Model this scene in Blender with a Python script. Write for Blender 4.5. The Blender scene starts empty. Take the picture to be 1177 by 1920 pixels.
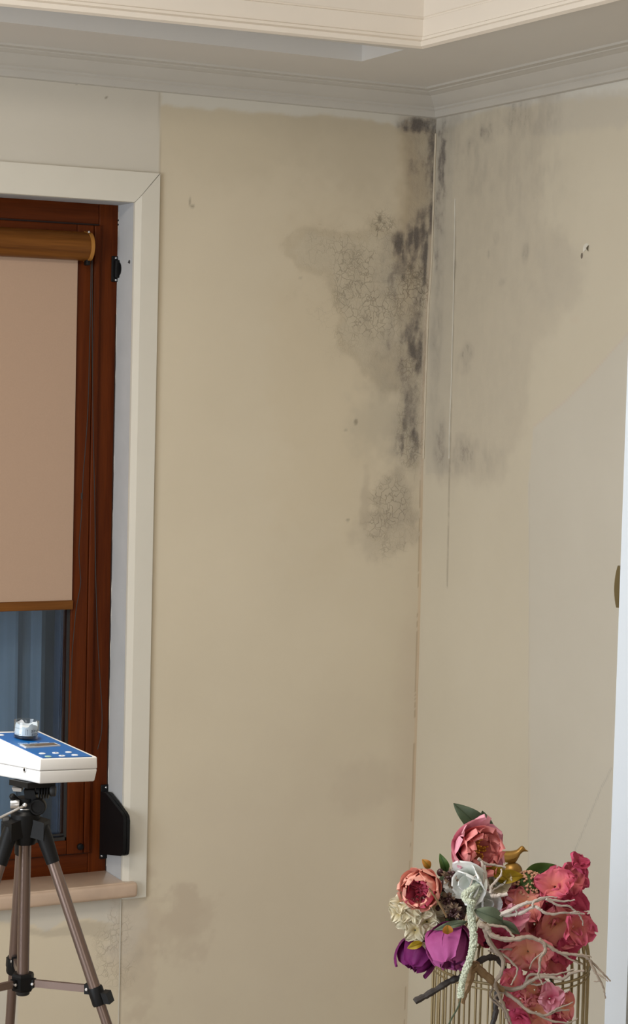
import bpy, math, random
import numpy as np
from mathutils import Vector, Matrix
random.seed(7)
scn = bpy.context.scene
COL = scn.collection

# ------------------------------------------------------------------ camera
F = 3736.9; PIT = math.radians(-3.726); ROL = math.radians(1.436); YAW = math.radians(27.421)
CAM = np.array([-2.80386, -4.73163, 1.95])
_fw = np.array([math.sin(YAW)*math.cos(PIT), math.cos(YAW)*math.cos(PIT), math.sin(PIT)])
_r = np.array([math.cos(YAW), -math.sin(YAW), 0.0]); _u = np.cross(_r, _fw)
RR = math.cos(ROL)*_r + math.sin(ROL)*_u
UU = -math.sin(ROL)*_r + math.cos(ROL)*_u
cam = bpy.data.cameras.new('camera'); co = bpy.data.objects.new('camera', cam); COL.objects.link(co)
cam.sensor_fit = 'VERTICAL'; cam.sensor_height = 24.0; cam.lens = F/1920*24.0
cam.clip_start = 0.05; cam.clip_end = 60
M = Matrix(((RR[0], UU[0], -_fw[0], CAM[0]), (RR[1], UU[1], -_fw[1], CAM[1]), (RR[2], UU[2], -_fw[2], CAM[2]), (0, 0, 0, 1)))
co.matrix_world = M
scn.camera = co

# ------------------------------------------------------------------ light
scn.view_settings.view_transform = 'Standard'; scn.view_settings.look = 'None'
scn.view_settings.gamma = 1; scn.view_settings.use_curve_mapping = False
scn.view_settings.exposure = -0.28
wd = bpy.data.worlds.new('world'); scn.world = wd; wd.use_nodes = True
wd.node_tree.nodes['Background'].inputs[0].default_value = (0.52, 0.62, 0.78, 1)
wd.node_tree.nodes['Background'].inputs[1].default_value = 0.26
def area(name, loc, target, sx, sy, power, color):
    l = bpy.data.lights.new(name, 'AREA'); l.shape = 'RECTANGLE'; l.size = sx; l.size_y = sy
    l.energy = power; l.color = color
    o = bpy.data.objects.new(name, l); COL.objects.link(o); o.location = loc
    o.rotation_euler = (Vector(target)-Vector(loc)).to_track_quat('-Z', 'Y').to_euler()
    return o
# daylight of the balcony window in the left wall, and of the one behind the camera
area('left_window_daylight', (-4.52, -2.3, 1.5), (-0.3, -1.6, 1.40), 2.2, 2.0, 150, (0.84, 0.92, 1.0))
area('rear_window_daylight', (-2.7, -6.42, 1.55), (-2.2, 0.0, 1.30), 1.9, 1.7, 28, (1.0, 0.97, 0.93))
# lamp in the ceiling tray
area('ceiling_lamp', (-2.3, -2.0, 3.0), (-2.3, -2.0, 0), 0.8, 0.8, 48, (1.0, 0.92, 0.80))

# ------------------------------------------------------------------ geometry of the shot
def ray(x, y): return _fw*F + RR*(x-588.5) - UU*(y-960)
def hit(x, y, ax, v):
    d = ray(x, y); return CAM + d*((v-CAM[ax])/d[ax])
def W(x, y, dep): return CAM + ray(x, y)/F*dep
def V3(a): return Vector((float(a[0]), float(a[1]), float(a[2])))

# ------------------------------------------------------------------ materials
MATS = {}
def new_mat(name):
    m = bpy.data.materials.new(name); m.use_nodes = True; MATS[name] = m
    return m, m.node_tree.nodes, m.node_tree.links, m.node_tree.nodes['Principled BSDF']
def node(ns, t, **kw):
    n = ns.new(t)
    for k, v in kw.items(): setattr(n, k, v)
    return n
def mixrgb(ns, ls, fac, a, b, mode='MIX'):
    n = ns.new('ShaderNodeMix'); n.data_type = 'RGBA'; n.blend_type = mode
    for i, v in ((0, fac), (6, a), (7, b)):
        if isinstance(v, (int, float)): n.inputs[i].default_value = v
        elif isinstance(v, tuple): n.inputs[i].default_value = (*v, 1) if len(v) == 3 else v
        else: ls.new(v, n.inputs[i])
    return n.outputs[2]
def mathn(ns, ls, op, a, b=0.0, c=0.0, clamp=False):
    n = ns.new('ShaderNodeMath'); n.operation = op; n.use_clamp = clamp
    for i, v in enumerate((a, b, c)):
        if isinstance(v, (int, float)): n.inputs[i].default_value = v
        else: ls.new(v, n.inputs[i])
    return n.outputs[0]
def noise(ns, ls, scale, detail=4, vec=None, rough=0.55, dist=0.0):
    n = ns.new('ShaderNodeTexNoise'); n.inputs['Scale'].default_value = scale
    n.inputs['Detail'].default_value = detail; n.inputs['Roughness'].default_value = rough
    n.inputs['Distortion'].default_value = dist
    if vec is not None: ls.new(vec, n.inputs['Vector'])
    return n.outputs['Fac']
def posvec(ns, ls, scale=(1, 1, 1), coord='Object'):
    t = ns.new('ShaderNodeTexCoord'); mp = ns.new('ShaderNodeMapping')
    mp.inputs['Scale'].default_value = scale
    ls.new(t.outputs[coord], mp.inputs['Vector']); return mp.outputs['Vector']
def bump(ns, ls, h, bs, strength=0.2, dist=0.002):
    b = ns.new('ShaderNodeBump'); b.inputs['Strength'].default_value = strength; b.inputs['Distance'].default_value = dist
    ls.new(h, b.inputs['Height']); ls.new(b.outputs[0], bs.inputs['Normal']); return b
def simple(name, col, rough=0.5, metal=0.0, var=0.08, nscale=30, bmp=0.0, coat=0.0, stretch=(1, 1, 1), sss=0.0, spec=0.5):
    m, ns, ls, bs = new_mat(name)
    v = posvec(ns, ls, stretch); f = noise(ns, ls, nscale, 4, v)
    d = tuple(max(0, c*(1-var)) for c in col); e = tuple(min(1, c*(1+var)) for c in col)
    ls.new(mixrgb(ns, ls, f, d, e), bs.inputs['Base Color'])
    bs.inputs['Roughness'].default_value = rough; bs.inputs['Metallic'].default_value = metal
    bs.inputs['Coat Weight'].default_value = coat; bs.inputs['Specular IOR Level'].default_value = spec
    if sss: bs.inputs['Subsurface Weight'].default_value = sss; bs.inputs['Subsurface Radius'].default_value = (.01, .005, .003)
    if bmp: bump(ns, ls, f, bs, bmp)
    return m
def wood(name, c1, c2, axis='Z', rough=0.42, sc=26):
    m, ns, ls, bs = new_mat(name)
    s = {'Z': (1, 1, 0.045), 'X': (0.045, 1, 1)}[axis]
    v = posvec(ns, ls, s)
    f = noise(ns, ls, sc, 6, v, 0.6, 0.6); g = noise(ns, ls, sc*7, 3, v, 0.6, 0.2)
    h = mathn(ns, ls, 'MULTIPLY_ADD', g, 0.4, mathn(ns, ls, 'MULTIPLY', f, 0.7))
    r = ns.new('ShaderNodeValToRGB'); ls.new(h, r.inputs[0])
    r.color_ramp.elements[0].position = 0.38; r.color_ramp.elements[0].color = (*c1, 1)
    r.color_ramp.elements[1].position = 0.68; r.color_ramp.elements[1].color = (*c2, 1)
    ls.new(r.outputs[0], bs.inputs['Base Color']); bs.inputs['Roughness'].default_value = rough
    bs.inputs['Specular IOR Level'].default_value = 0.12
    bump(ns, ls, h, bs, 0.08, 0.001)
    return m
def petal_mat(name, base, tip, rough=0.6, sss=0.15):
    """colour runs from the foot of a petal to its rim (attribute tint), veins along it"""
    m, ns, ls, bs = new_mat(name)
    a = node(ns, 'ShaderNodeAttribute', attribute_name='tint')
    v = posvec(ns, ls, (1, 1, 1)); f = noise(ns, ls, 90, 3, v)
    fac = mathn(ns, ls, 'ADD', a.outputs['Fac'], mathn(ns, ls, 'MULTIPLY_ADD', f, 0.5, -0.25), clamp=True)
    ls.new(mixrgb(ns, ls, fac, base, tip), bs.inputs['Base Color'])
    bs.inputs['Roughness'].default_value = rough
    bs.inputs['Specular IOR Level'].default_value = 0.25
    tr = ns.new('ShaderNodeBsdfTranslucent'); ls.new(mixrgb(ns, ls, fac, base, tip), tr.inputs[0])
    mx = ns.new('ShaderNodeMixShader'); mx.inputs[0].default_value = 0.22
    ls.new(bs.outputs[0], mx.inputs[1]); ls.new(tr.outputs[0], mx.inputs[2])
    ls.new(mx.outputs[0], ns['Material Output'].inputs[0])
    bump(ns, ls, noise(ns, ls, 160, 3, v), bs, 0.25, 0.0008)
    return m

def paint_mat(name):
    """wall paint: colour laid per place (attribute paint), mould specks and flaking from attributes"""
    m, ns, ls, bs = new_mat(name)
    col = node(ns, 'ShaderNodeAttribute', attribute_name='paint')
    dm = node(ns, 'ShaderNodeAttribute', attribute_name='dirt')   # r mould, g flaking, b roughness of plaster
    sp = node(ns, 'ShaderNodeSeparateColor'); ls.new(dm.outputs['Color'], sp.inputs[0])
    v = posvec(ns, ls)
    big = noise(ns, ls, 2.2, 4, v, 0.6); fine = noise(ns, ls, 55, 6, v, 0.7); grit = noise(ns, ls, 260, 3, v, 0.7)
    c0 = mixrgb(ns, ls, mathn(ns, ls, 'MULTIPLY', big, 0.28), col.outputs['Color'], (0.55, 0.50, 0.41), 'MULTIPLY')
    c0 = mixrgb(ns, ls, 0.12, c0, mixrgb(ns, ls, grit, (0.9, 0.9, 0.9), (1, 1, 1)), 'MULTIPLY')
    # mould: specks where noise is under the mould attribute
    ml = mathn(ns, ls, 'SUBTRACT', mathn(ns, ls, 'MULTIPLY', sp.outputs[0], 1.25), mathn(ns, ls, 'MULTIPLY_ADD', noise(ns, ls, 150, 4, v, 0.65), 0.55, mathn(ns, ls, 'MULTIPLY', fine, 0.42)))
    ml = mathn(ns, ls, 'MULTIPLY', ml, 2.0, clamp=True)
    g2 = mathn(ns, ls, 'MULTIPLY_ADD', grit, 0.7, 0.55, clamp=True)
    ml = mathn(ns, ls, 'MULTIPLY', ml, g2)
    sm = mathn(ns, ls, 'MULTIPLY', sp.outputs[0], 0.75, clamp=True)
    c1 = mixrgb(ns, ls, sm, c0, (0.20, 0.175, 0.16))
    c1 = mixrgb(ns, ls, mathn(ns, ls, 'MULTIPLY', ml, 0.75), c1, (0.075, 0.063, 0.060))
    # flaking: cell edges
    vo = node(ns, 'ShaderNodeTexVoronoi', feature='DISTANCE_TO_EDGE'); vo.inputs['Scale'].default_value = 150
    wv = ns.new('ShaderNodeVectorMath'); wv.operation = 'MULTIPLY_ADD'
    nz = ns.new('ShaderNodeTexNoise'); nz.inputs['Scale'].default_value = 30; nz.inputs['Detail'].default_value = 3; ls.new(v, nz.inputs['Vector'])
    ls.new(nz.outputs['Color'], wv.inputs[0]); wv.inputs[1].default_value = (0.05, 0.05, 0.05); ls.new(v, wv.inputs[2])
    ls.new(wv.outputs[0], vo.inputs['Vector'])
    vo2 = node(ns, 'ShaderNodeTexVoronoi', feature='DISTANCE_TO_EDGE'); vo2.inputs['Scale'].default_value = 48; ls.new(wv.outputs[0], vo2.inputs['Vector'])
    e1 = mathn(ns, ls, 'SUBTRACT', 1.0, mathn(ns, ls, 'MULTIPLY', vo.outputs['Distance'], 9.0), clamp=True)
    e2 = mathn(ns, ls, 'SUBTRACT', 1.0, mathn(ns, ls, 'MULTIPLY', vo2.outputs['Distance'], 16.0), clamp=True)
    patchy = mathn(ns, ls, 'MULTIPLY_ADD', noise(ns, ls, 14, 3, v), 6.0, -2.9, clamp=True)
    e = mathn(ns, ls, 'MAXIMUM', mathn(ns, ls, 'MULTIPLY', e1, patchy), e2)
    fl = mathn(ns, ls, 'MULTIPLY', e, sp.outputs[1], clamp=True)
    c2 = mixrgb(ns, ls, mathn(ns, ls, 'MULTIPLY', fl, 0.55), c1, (0.16, 0.13, 0.09))
    ls.new(c2, bs.inputs['Base Color'])
    bs.inputs['Roughness'].default_value = 0.75; bs.inputs['Specular IOR Level'].default_value = 0.3
    h = mathn(ns, ls, 'ADD', mathn(ns, ls, 'MULTIPLY', fl, -1.2), mathn(ns, ls, 'MULTIPLY', grit, 0.08))
    h = mathn(ns, ls, 'ADD', h, mathn(ns, ls, 'MULTIPLY', fine, mathn(ns, ls, 'MULTIPLY', sp.outputs[2], 1.6)))
    bump(ns, ls, h, bs, 0.5, 0.0025)
    return m

M_white = simple('white_gloss_paint', (0.66, 0.625, 0.545), 0.55, var=0.04, nscale=8, bmp=0.05)
M_ceil = simple('ceiling_paint', (0.66, 0.635, 0.60), 0.8, var=0.04, nscale=3, bmp=0.05)
M_tray = simple('lamplit_tray', (0.84, 0.76, 0.66), 0.6, var=0.03, nscale=8, bmp=0.05)  # brighter, warmer white: lamp light on the risers put into the colour
M_corn = simple('cornice_paint', (0.52, 0.49, 0.44), 0.7, var=0.06, nscale=7, bmp=0.12)
M_reveal = simple('reveal_plaster', (0.50, 0.51, 0.52), 0.8, var=0.1, nscale=12, bmp=0.3)
M_door = simple('door_lacquer', (0.70, 0.77, 0.86), 0.4, var=0.01, nscale=5)
M_paint = paint_mat('wall_paint')
M_plain = simple('plain_wall_paint', (0.62, 0.55, 0.43), 0.8, var=0.06, nscale=3, bmp=0.05)
M_floor = simple('floor_tiles', (0.30, 0.24, 0.18), 0.35, var=0.2, nscale=4)
M_wood = wood('mahogany_upright', (0.052, 0.0085, 0.0012), (0.105, 0.0215, 0.0030), 'Z')
M_woodh = wood('mahogany_crosswise', (0.052, 0.0085, 0.0012), (0.105, 0.0215, 0.0030), 'X')
M_cass = wood('walnut_cassette', (0.100, 0.034, 0.0070), (0.200, 0.075, 0.0150), 'X', 0.35)
M_cap = simple('tan_end_cap', (0.35, 0.15, 0.025), 0.45)
M_groove = simple('dark_groove', (0.018, 0.005, 0.002), 0.8)
M_fabric = simple('blind_fabric', (0.42, 0.285, 0.20), 0.85, var=0.05, nscale=260, bmp=0.1)
M_black = simple('black_plastic', (0.005, 0.005, 0.0055), 0.5, var=0.2, spec=0.2)
M_black2 = simple('black_rubber', (0.010, 0.010, 0.011), 0.6, var=0.2)
M_seal = simple('dark_seal', (0.02, 0.017, 0.015), 0.7)
M_steel = simple('screw_steel', (0.65, 0.65, 0.66), 0.3, 0.9)
M_bronze = simple('bronze_tube', (0.20, 0.145, 0.125), 0.34, 0.75, var=0.04)
M_dev = simple('white_abs', (0.80, 0.80, 0.80), 0.38, var=0.01, coat=0.15)
M_devseam = simple('casing_seam', (0.35, 0.34, 0.33), 0.7)
M_blue = simple('blue_keypad', (0.004, 0.105, 0.36), 0.4, var=0.05)
M_lcd = simple('display_pane', (0.14, 0.12, 0.10), 0.15, var=0.2, nscale=40)
M_lcdf = simple('display_frame', (0.55, 0.58, 0.62), 0.35)
M_btn = simple('white_button', (0.72, 0.76, 0.82), 0.5, var=0.02)
M_btng = simple('green_button', (0.33, 0.50, 0.42), 0.5, var=0.02)
M_ink = simple('dark_ink', (0.02, 0.025, 0.035), 0.6)
M_inkw = simple('pale_print', (0.45, 0.60, 0.78), 0.6)
M_brass = simple('aged_brass', (0.20, 0.15, 0.07), 0.35, 0.85, var=0.1)
M_gold = simple('gold_paint', (0.28, 0.150, 0.028), 0.42, 0.55, var=0.35, nscale=60, bmp=0.3)
M_cage = simple('antique_gold_wire', (0.26, 0.20, 0.105), 0.4, 0.65, var=0.15)
M_marble = simple('pink_marble', (0.52, 0.38, 0.28), 0.22, var=0.16, nscale=14, coat=0.2)
M_twig = simple('grey_twig', (0.27, 0.215, 0.17), 0.6, var=0.45, nscale=90, bmp=0.5)
M_twigw = simple('silvered_twig', (0.44, 0.385, 0.345), 0.55, var=0.5, nscale=70, bmp=0.5)
M_drift = simple('brown_branch', (0.20, 0.125, 0.06), 0.6, var=0.35, nscale=60, bmp=0.4)
M_blackt = simple('black_twig', (0.028, 0.022, 0.02), 0.6, var=0.5, nscale=90, bmp=0.6)
M_leafd = petal_mat('dark_leaf', (0.035, 0.050, 0.025), (0.055, 0.080, 0.045), 0.5)
M_leafg = petal_mat('green_leaf', (0.030, 0.075, 0.015), (0.085, 0.150, 0.040), 0.45)
M_leafs = petal_mat('grey_green_leaf', (0.085, 0.110, 0.070), (0.15, 0.18, 0.12), 0.6)
M_leafy = petal_mat('yellow_leaf', (0.20, 0.13, 0.004), (0.42, 0.30, 0.02), 0.5)
M_leafo = petal_mat('orange_leaf', (0.25, 0.16, 0.02), (0.50, 0.17, 0.03), 0.5)
M_pinkA = petal_mat('coral_pink_petal', (0.60, 0.07, 0.07), (0.78, 0.30, 0.29))
M_pinkB = petal_mat('mauve_pink_petal', (0.55, 0.08, 0.16), (0.82, 0.40, 0.50))
M_salm = petal_mat('salmon_petal', (0.68, 0.17, 0.13), (0.83, 0.42, 0.34))
M_deepp = petal_mat('deep_pink_petal', (0.40, 0.03, 0.07), (0.66, 0.12, 0.20))
M_purp = petal_mat('orchid_purple_petal', (0.20, 0.015, 0.10), (0.43, 0.095, 0.30))
M_plum = petal_mat('plum_petal', (0.075, 0.004, 0.045), (0.20, 0.018, 0.15))
M_cream = petal_mat('cream_petal', (0.52, 0.42, 0.20), (0.80, 0.76, 0.62))
M_wht = petal_mat('white_petal', (0.70, 0.73, 0.66), (0.84, 0.87, 0.88))
M_orc = petal_mat('hot_pink_petal', (0.66, 0.20, 0.16), (0.60, 0.105, 0.19))
M_orc2 = petal_mat('rose_petal', (0.38, 0.03, 0.07), (0.54, 0.075, 0.16))
M_orc3 = petal_mat('peach_pink_petal', (0.74, 0.34, 0.20), (0.68, 0.20, 0.24))
M_amar = simple('pale_green_catkin', (0.46, 0.50, 0.40), 0.8, var=0.45, nscale=180)
M_berry = simple('dark_berry', (0.055, 0.020, 0.022), 0.4, var=0.5, nscale=120)
M_dry = simple('dried_bract', (0.22, 0.15, 0.10), 0.6, var=0.4, nscale=90)
M_sedum = simple('peach_floret', (0.55, 0.30, 0.20), 0.7, var=0.3, nscale=150)
M_stam = simple('yellow_stamen', (0.60, 0.27, 0.03), 0.6, var=0.3, nscale=150)
M_paper = simple('paper_label', (0.72, 0.75, 0.80), 0.6, var=0.02)
M_dark = simple('charcoal_grains', (0.012, 0.012, 0.014), 0.6, var=0.5, nscale=400, bmp=0.5)
M_plea = simple('blue_grey_curtain', (0.185, 0.205, 0.225), 0.8, var=0.55, nscale=5, stretch=(6, 6, 0.3))
M_slat = simple('navy_screen', (0.035, 0.05, 0.085), 0.6, var=0.2)
M_table = simple('dark_table_wood', (0.10, 0.05, 0.025), 0.4, var=0.2)

def glass_mat(name, rough=0.0, tint=(0.9, 0.95, 0.97), refl=0.12):
    m, ns, ls, bs = new_mat(name)
    t = ns.new('ShaderNodeBsdfTransparent'); t.inputs[0].default_value = (*tint, 1)
    g = ns.new('ShaderNodeBsdfGlossy'); g.inputs['Roughness'].default_value = rough
    n = noise(ns, ls, 3, 2, posvec(ns, ls)); fr = ns.new('ShaderNodeLayerWeight'); fr.inputs[0].default_value = .5
    f = mathn(ns, ls, 'MULTIPLY_ADD', mathn(ns, ls, 'POWER', fr.outputs['Facing'], 3.5), 0.8, mathn(ns, ls, 'MULTIPLY_ADD', n, refl*0.2, 0.03), clamp=True)
    mx = ns.new('ShaderNodeMixShader'); ls.new(f, mx.inputs[0]); ls.new(t.outputs[0], mx.inputs[1]); ls.new(g.outputs[0], mx.inputs[2])
    ls.new(mx.outputs[0], ns['Material Output'].inputs[0]); return m
M_glass = glass_mat('window_glass', 0.02, (0.80, 0.88, 0.95))
M_jar = glass_mat('clear_jar', 0.02, (0.93, 0.96, 0.97), 0.25)

# ------------------------------------------------------------------ mesh helper
class MB:
    def __init__(s): s.v = []; s.f = []; s.t = None
    def add(s, vs, fs):
        o = len(s.v); s.v += [tuple(float(c) for c in p) for p in vs]; s.f += [tuple(i+o for i in f) for f in fs]; return s
    def box(s, x0, x1, y0, y1, z0, z1, b=0.0):
        if b <= 0:
            return s.add([(x, y, z) for z in (z0, z1) for y in (y0, y1) for x in (x0, x1)],
                         [(0, 2, 3, 1), (4, 5, 7, 6), (0, 1, 5, 4), (2, 6, 7, 3), (0, 4, 6, 2), (1, 3, 7, 5)])
        import bmesh
        bm = bmesh.new(); r = bmesh.ops.create_cube(bm, size=1)
        for v in bm.verts: v.co = Vector(((x0+x1)/2+v.co.x*(x1-x0), (y0+y1)/2+v.co.y*(y1-y0), (z0+z1)/2+v.co.z*(z1-z0)))
        bmesh.ops.bevel(bm, geom=bm.edges[:], offset=b, segments=3, profile=0.5, affect='EDGES')
        bm.verts.index_update(); s.add([v.co[:] for v in bm.verts], [tuple(v.index for v in f.verts) for f in bm.faces]); bm.free(); return s
    def prism(s, pts, n0, n1):
        """closed outline pts (3D), swept by vectors n0..n1"""
        k = len(pts); a = [np.array(p)+np.array(n0) for p in pts]; b = [np.array(p)+np.array(n1) for p in pts]
        fs = [tuple(range(k)), tuple(range(2*k-1, k-1, -1))]+[(i, (i+1) % k+0, (i+1) % k+k, i+k)[::-1] for i in range(k)]
        return s.add(a+b, fs)
    def tube(s, pts, rad, n=10, cap=True):
        P = [np.array(p, float) for p in pts]; m = len(P)
        if isinstance(rad, (int, float)): rad = [rad]*m
        T = []
        for i in range(m):
            a = P[min(i+1, m-1)]-P[max(i-1, 0)]; T.append(a/(np.linalg.norm(a)+1e-12))
        x = np.cross(T[0], (0, 0, 1)); 
        if np.linalg.norm(x) < .1: x = np.cross(T[0], (1, 0, 0))
        x /= np.linalg.norm(x); vs = []
        for i in range(m):
            x = x-T[i]*(x@T[i]); x /= np.linalg.norm(x)+1e-12; y = np.cross(T[i], x)
            for k in range(n):
                a = 2*math.pi*k/n; vs.append(P[i]+rad[i]*(math.cos(a)*x+math.sin(a)*y))
        fs = [(i*n+k, i*n+(k+1) % n, (i+1)*n+(k+1) % n, (i+1)*n+k) for i in range(m-1) for k in range(n)]
        if cap: fs += [tuple(range(n))[::-1], tuple((m-1)*n+k for k in range(n))]
        return s.add(vs, fs)
    def lathe(s, prof, c=(0, 0, 0), X=(1, 0, 0), Y=(0, 1, 0), Z=(0, 0, 1), n=28, sx=1, sy=1):
        X, Y, Z, c = (np.array(q, float) for q in (X, Y, Z, c)); vs = []
        for r, h in prof:
            for k in range(n):
                a = 2*math.pi*k/n; vs.append(c+X*(r*math.cos(a)*sx)+Y*(r*math.sin(a)*sy)+Z*h)
        m = len(prof)
        fs = [(i*n+k, i*n+(k+1) % n, (i+1)*n+(k+1) % n, (i+1)*n+k) for i in range(m-1) for k in range(n)]
        fs += [tuple(range(n))[::-1], tuple((m-1)*n+k for k in range(n))]
        return s.add(vs, fs)
    def ball(s, c, r, n=10, X=(1, 0, 0), Y=(0, 1, 0), Z=(0, 0, 1), sx=1, sy=1, sz=1):
        m = max(4, n//2+1)
        pr = [(r*math.sin(math.pi*i/m)+1e-5, -r*sz*math.cos(math.pi*i/m)) for i in range(m+1)]
        return s.lathe(pr, c, X, Y, Z, n, sx, sy)
    def grid(s, G, tint=None):
        """G[i][j] points"""
        a = len(G); b = len(G[0]); vs = [p for row in G for p in row]
        return s.add(vs, [(i*b+j, i*b+j+1, (i+1)*b+j+1, (i+1)*b+j) for i in range(a-1) for j in range(b-1)])
def spline(pts, k=6):
    P = [np.array(p, float) for p in pts]; P = [2*P[0]-P[1]]+P+[2*P[-1]-P[-2]]; out = []
    for i in range(1, len(P)-2):
        for j in range(k):
            t = j/k; out.append(.5*((2*P[i])+(-P[i-1]+P[i+1])*t+(2*P[i-1]-5*P[i]+4*P[i+1]-P[i+2])*t*t+(-P[i-1]+3*P[i]-3*P[i+1]+P[i+2])*t**3))
    out.append(P[-2]); return out
def lerp_list(a, n):
    return [float(np.interp(i/(n-1)*(len(a)-1), range(len(a)), a)) for i in range(n)]

def tag(o, label=None, cat=None, group=None, kind=None):
    if label: o['label'] = label
    if cat: o['category'] = cat
    if group: o['group'] = group
    if kind: o['kind'] = kind
    return o
def obj(name, mb, mat, parent=None, smooth=True, off=None, tint=None, label=None):
    me = bpy.data.meshes.new(name)
    vs = mb.v
    if off is None and parent is not None and 'base' in parent: off = parent['_off'] if '_off' in parent else None
    if off is not None: vs = [(a-off[0], b-off[1], c-off[2]) for a, b, c in vs]
    me.from_pydata(vs, [], mb.f); me.validate()
    me.materials.append(mat)
    if smooth:
        for p in me.polygons: p.use_smooth = True
        try: me.set_sharp_from_angle(angle=math.radians(38 if smooth is True else smooth))
        except Exception: pass
    tt = tint if tint is not None else mb.t
    if tt is not None and len(tt) == len(me.vertices):
        at = me.attributes.new('tint', 'FLOAT', 'POINT'); at.data.foreach_set('value', [float(x) for x in tt])
    o = bpy.data.objects.new(name, me); COL.objects.link(o)
    if parent is not None: o.parent = parent
    if label: o['label'] = label
    return o
def thing(name, label, cat, loc=(0, 0, 0), group=None):
    o = bpy.data.objects.new(name, None); o.empty_display_size = .02; COL.objects.link(o)
    o.location = tuple(float(c) for c in loc); return tag(o, label, cat, group)
class Th:
    """a thing whose parts are written in room coordinates"""
    def __init__(s, name, label, cat, loc, group=None):
        s.loc = tuple(float(c) for c in loc); s.o = thing(name, label, cat, loc, group)
        if label is None: del s.o['label']
    def part(s, name, mb, mat, smooth=True, parent=None, label=None):
        return obj(name, mb, mat, parent or s.o, smooth, s.loc, label=label)
def solo(name, mb, mat, label=None, cat=None, group=None, kind=None, smooth=True):
    a = np.array(mb.v); loc = ((a[:, 0].min()+a[:, 0].max())/2, (a[:, 1].min()+a[:, 1].max())/2, a[:, 2].min())
    o = obj(name, mb, mat, None, smooth, loc); o.location = tuple(float(c) for c in loc); return tag(o, label, cat, group, kind)

# ------------------------------------------------------------------ vectorised noise for painted-on stains
def vnoise(x, y, seed=0):
    rs = np.random.RandomState(seed); T = rs.rand(256, 256)
    xi = np.floor(x).astype(int); yi = np.floor(y).astype(int); fx = x-xi; fy = y-yi
    fx = fx*fx*(3-2*fx); fy = fy*fy*(3-2*fy); g = lambda a, b: T[a % 256, b % 256]
    return (g(xi, yi)*(1-fx)+g(xi+1, yi)*fx)*(1-fy)+(g(xi, yi+1)*(1-fx)+g(xi+1, yi+1)*fx)*fy
def fbm(x, y, sc, seed=0, oct=4):
    o = 0; a = .5; t = 0
    for k in range(oct):
        o = o+a*vnoise(x*sc, y*sc, seed+k); t += a; a *= .55; sc *= 2.1
    return o/t
def sstep(a, b, x):
    t = np.clip((x-a)/(b-a), 0, 1); return t*t*(3-2*t)
def polysd(x, y, poly):
    """signed distance (negative inside)"""
    d = np.full(x.shape, 1e9); ins = np.zeros(x.shape, bool); n = len(poly)
    for i in range(n):
        ax, ay = poly[i]; bx, by = poly[(i+1) % n]; ex, ey = bx-ax, by-ay
        t = np.clip(((x-ax)*ex+(y-ay)*ey)/(ex*ex+ey*ey+1e-12), 0, 1)
        d = np.minimum(d, np.hypot(x-ax-t*ex, y-ay-t*ey))
        c = ((ay > y) != (by > y)) & (x < (bx-ax)*(y-ay)/((by-ay) if by != ay else 1e-9)+ax); ins ^= c
    return np.where(ins, -d, d)

class Painter:
    """paints a wall: s = coordinate along the wall, z = height, both metres"""
    def __init__(s, S, Z, base, toSZ):
        s.S = S; s.Z = Z; s.col = np.tile(np.array(base, float), (S.size, 1)).reshape(S.shape+(3,)); s.m = toSZ
        s.mould = np.zeros(S.shape); s.fl = np.zeros(S.shape); s.rg = np.zeros(S.shape)
        s.w1 = fbm(S, Z, 9, 11)-.5; s.w2 = fbm(S, Z, 34, 21)-.5
    def pmask(s, pts, soft=.006, wob=.02, wob2=.008):
        poly = [s.m(*p) for p in pts]; d = polysd(s.S, s.Z, poly)+s.w1*wob*2+s.w2*wob2*2
        return 1-sstep(-soft, soft, d)
    def emask(s, x, y, rx, ry, soft=.4, wob=.5, px=.00147):
        cx, cz = s.m(x, y); d = np.hypot((s.S-cx)/(rx*px*s.ex), (s.Z-cz)/(ry*px))+s.w1*wob*2+s.w2*wob*1.2
        return 1-sstep(1-soft, 1+soft, d)
    def lay(s, mask, col, a=1.0):
        k = (mask*a)[..., None]; s.col = s.col*(1-k)+np.array(col)*k

def wall_grid(name, us, zs, P3, hole, painter, kind='structure'):
    nu, nz = len(us), len(zs)
    Ug, Zg = np.meshgrid(us, zs, indexing='ij'); verts = P3(Ug.ravel(), Zg.ravel())
    idx = np.arange(nu*nz).reshape(nu, nz)
    uc = (us[:-1]+us[1:])/2; zc = (zs[:-1]+zs[1:])/2; keep = np.ones((nu-1, nz-1), bool)
    for (a, b, c, d) in hole: keep &= ~((uc[:, None] > a) & (uc[:, None] < b) & (zc[None] > c) & (zc[None] < d))
    q = np.stack([idx[:-1, :-1], idx[1:, :-1], idx[1:, 1:], idx[:-1, 1:]], -1)[keep]
    me = bpy.data.meshes.new(name); me.vertices.add(nu*nz); me.vertices.foreach_set('co', verts.ravel())
    me.loops.add(q.size); me.loops.foreach_set('vertex_index', q.ravel().astype(np.int32))
    me.polygons.add(len(q)); me.polygons.foreach_set('loop_start', np.arange(len(q), dtype=np.int32)*4)
    try: me.polygons.foreach_set('loop_total', np.full(len(q), 4, np.int32))
    except Exception: pass
    me.update(calc_edges=True); me.validate()
    pa = me.attributes.new('paint', 'FLOAT_COLOR', 'POINT'); c = np.ones((nu*nz, 4)); c[:, :3] = np.clip(painter.col.reshape(-1, 3), 0, 1); pa.data.foreach_set('color', c.ravel())
    da = me.attributes.new('dirt', 'FLOAT_COLOR', 'POINT'); c = np.ones((nu*nz, 4)); c[:, 0] = painter.mould.ravel(); c[:, 1] = painter.fl.ravel(); c[:, 2] = painter.rg.ravel()
    da.data.foreach_set('color', c.ravel()); me.materials.append(M_paint)
    o = bpy.data.objects.new(name, me); COL.objects.link(o); tag(o, kind=kind); return o

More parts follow.
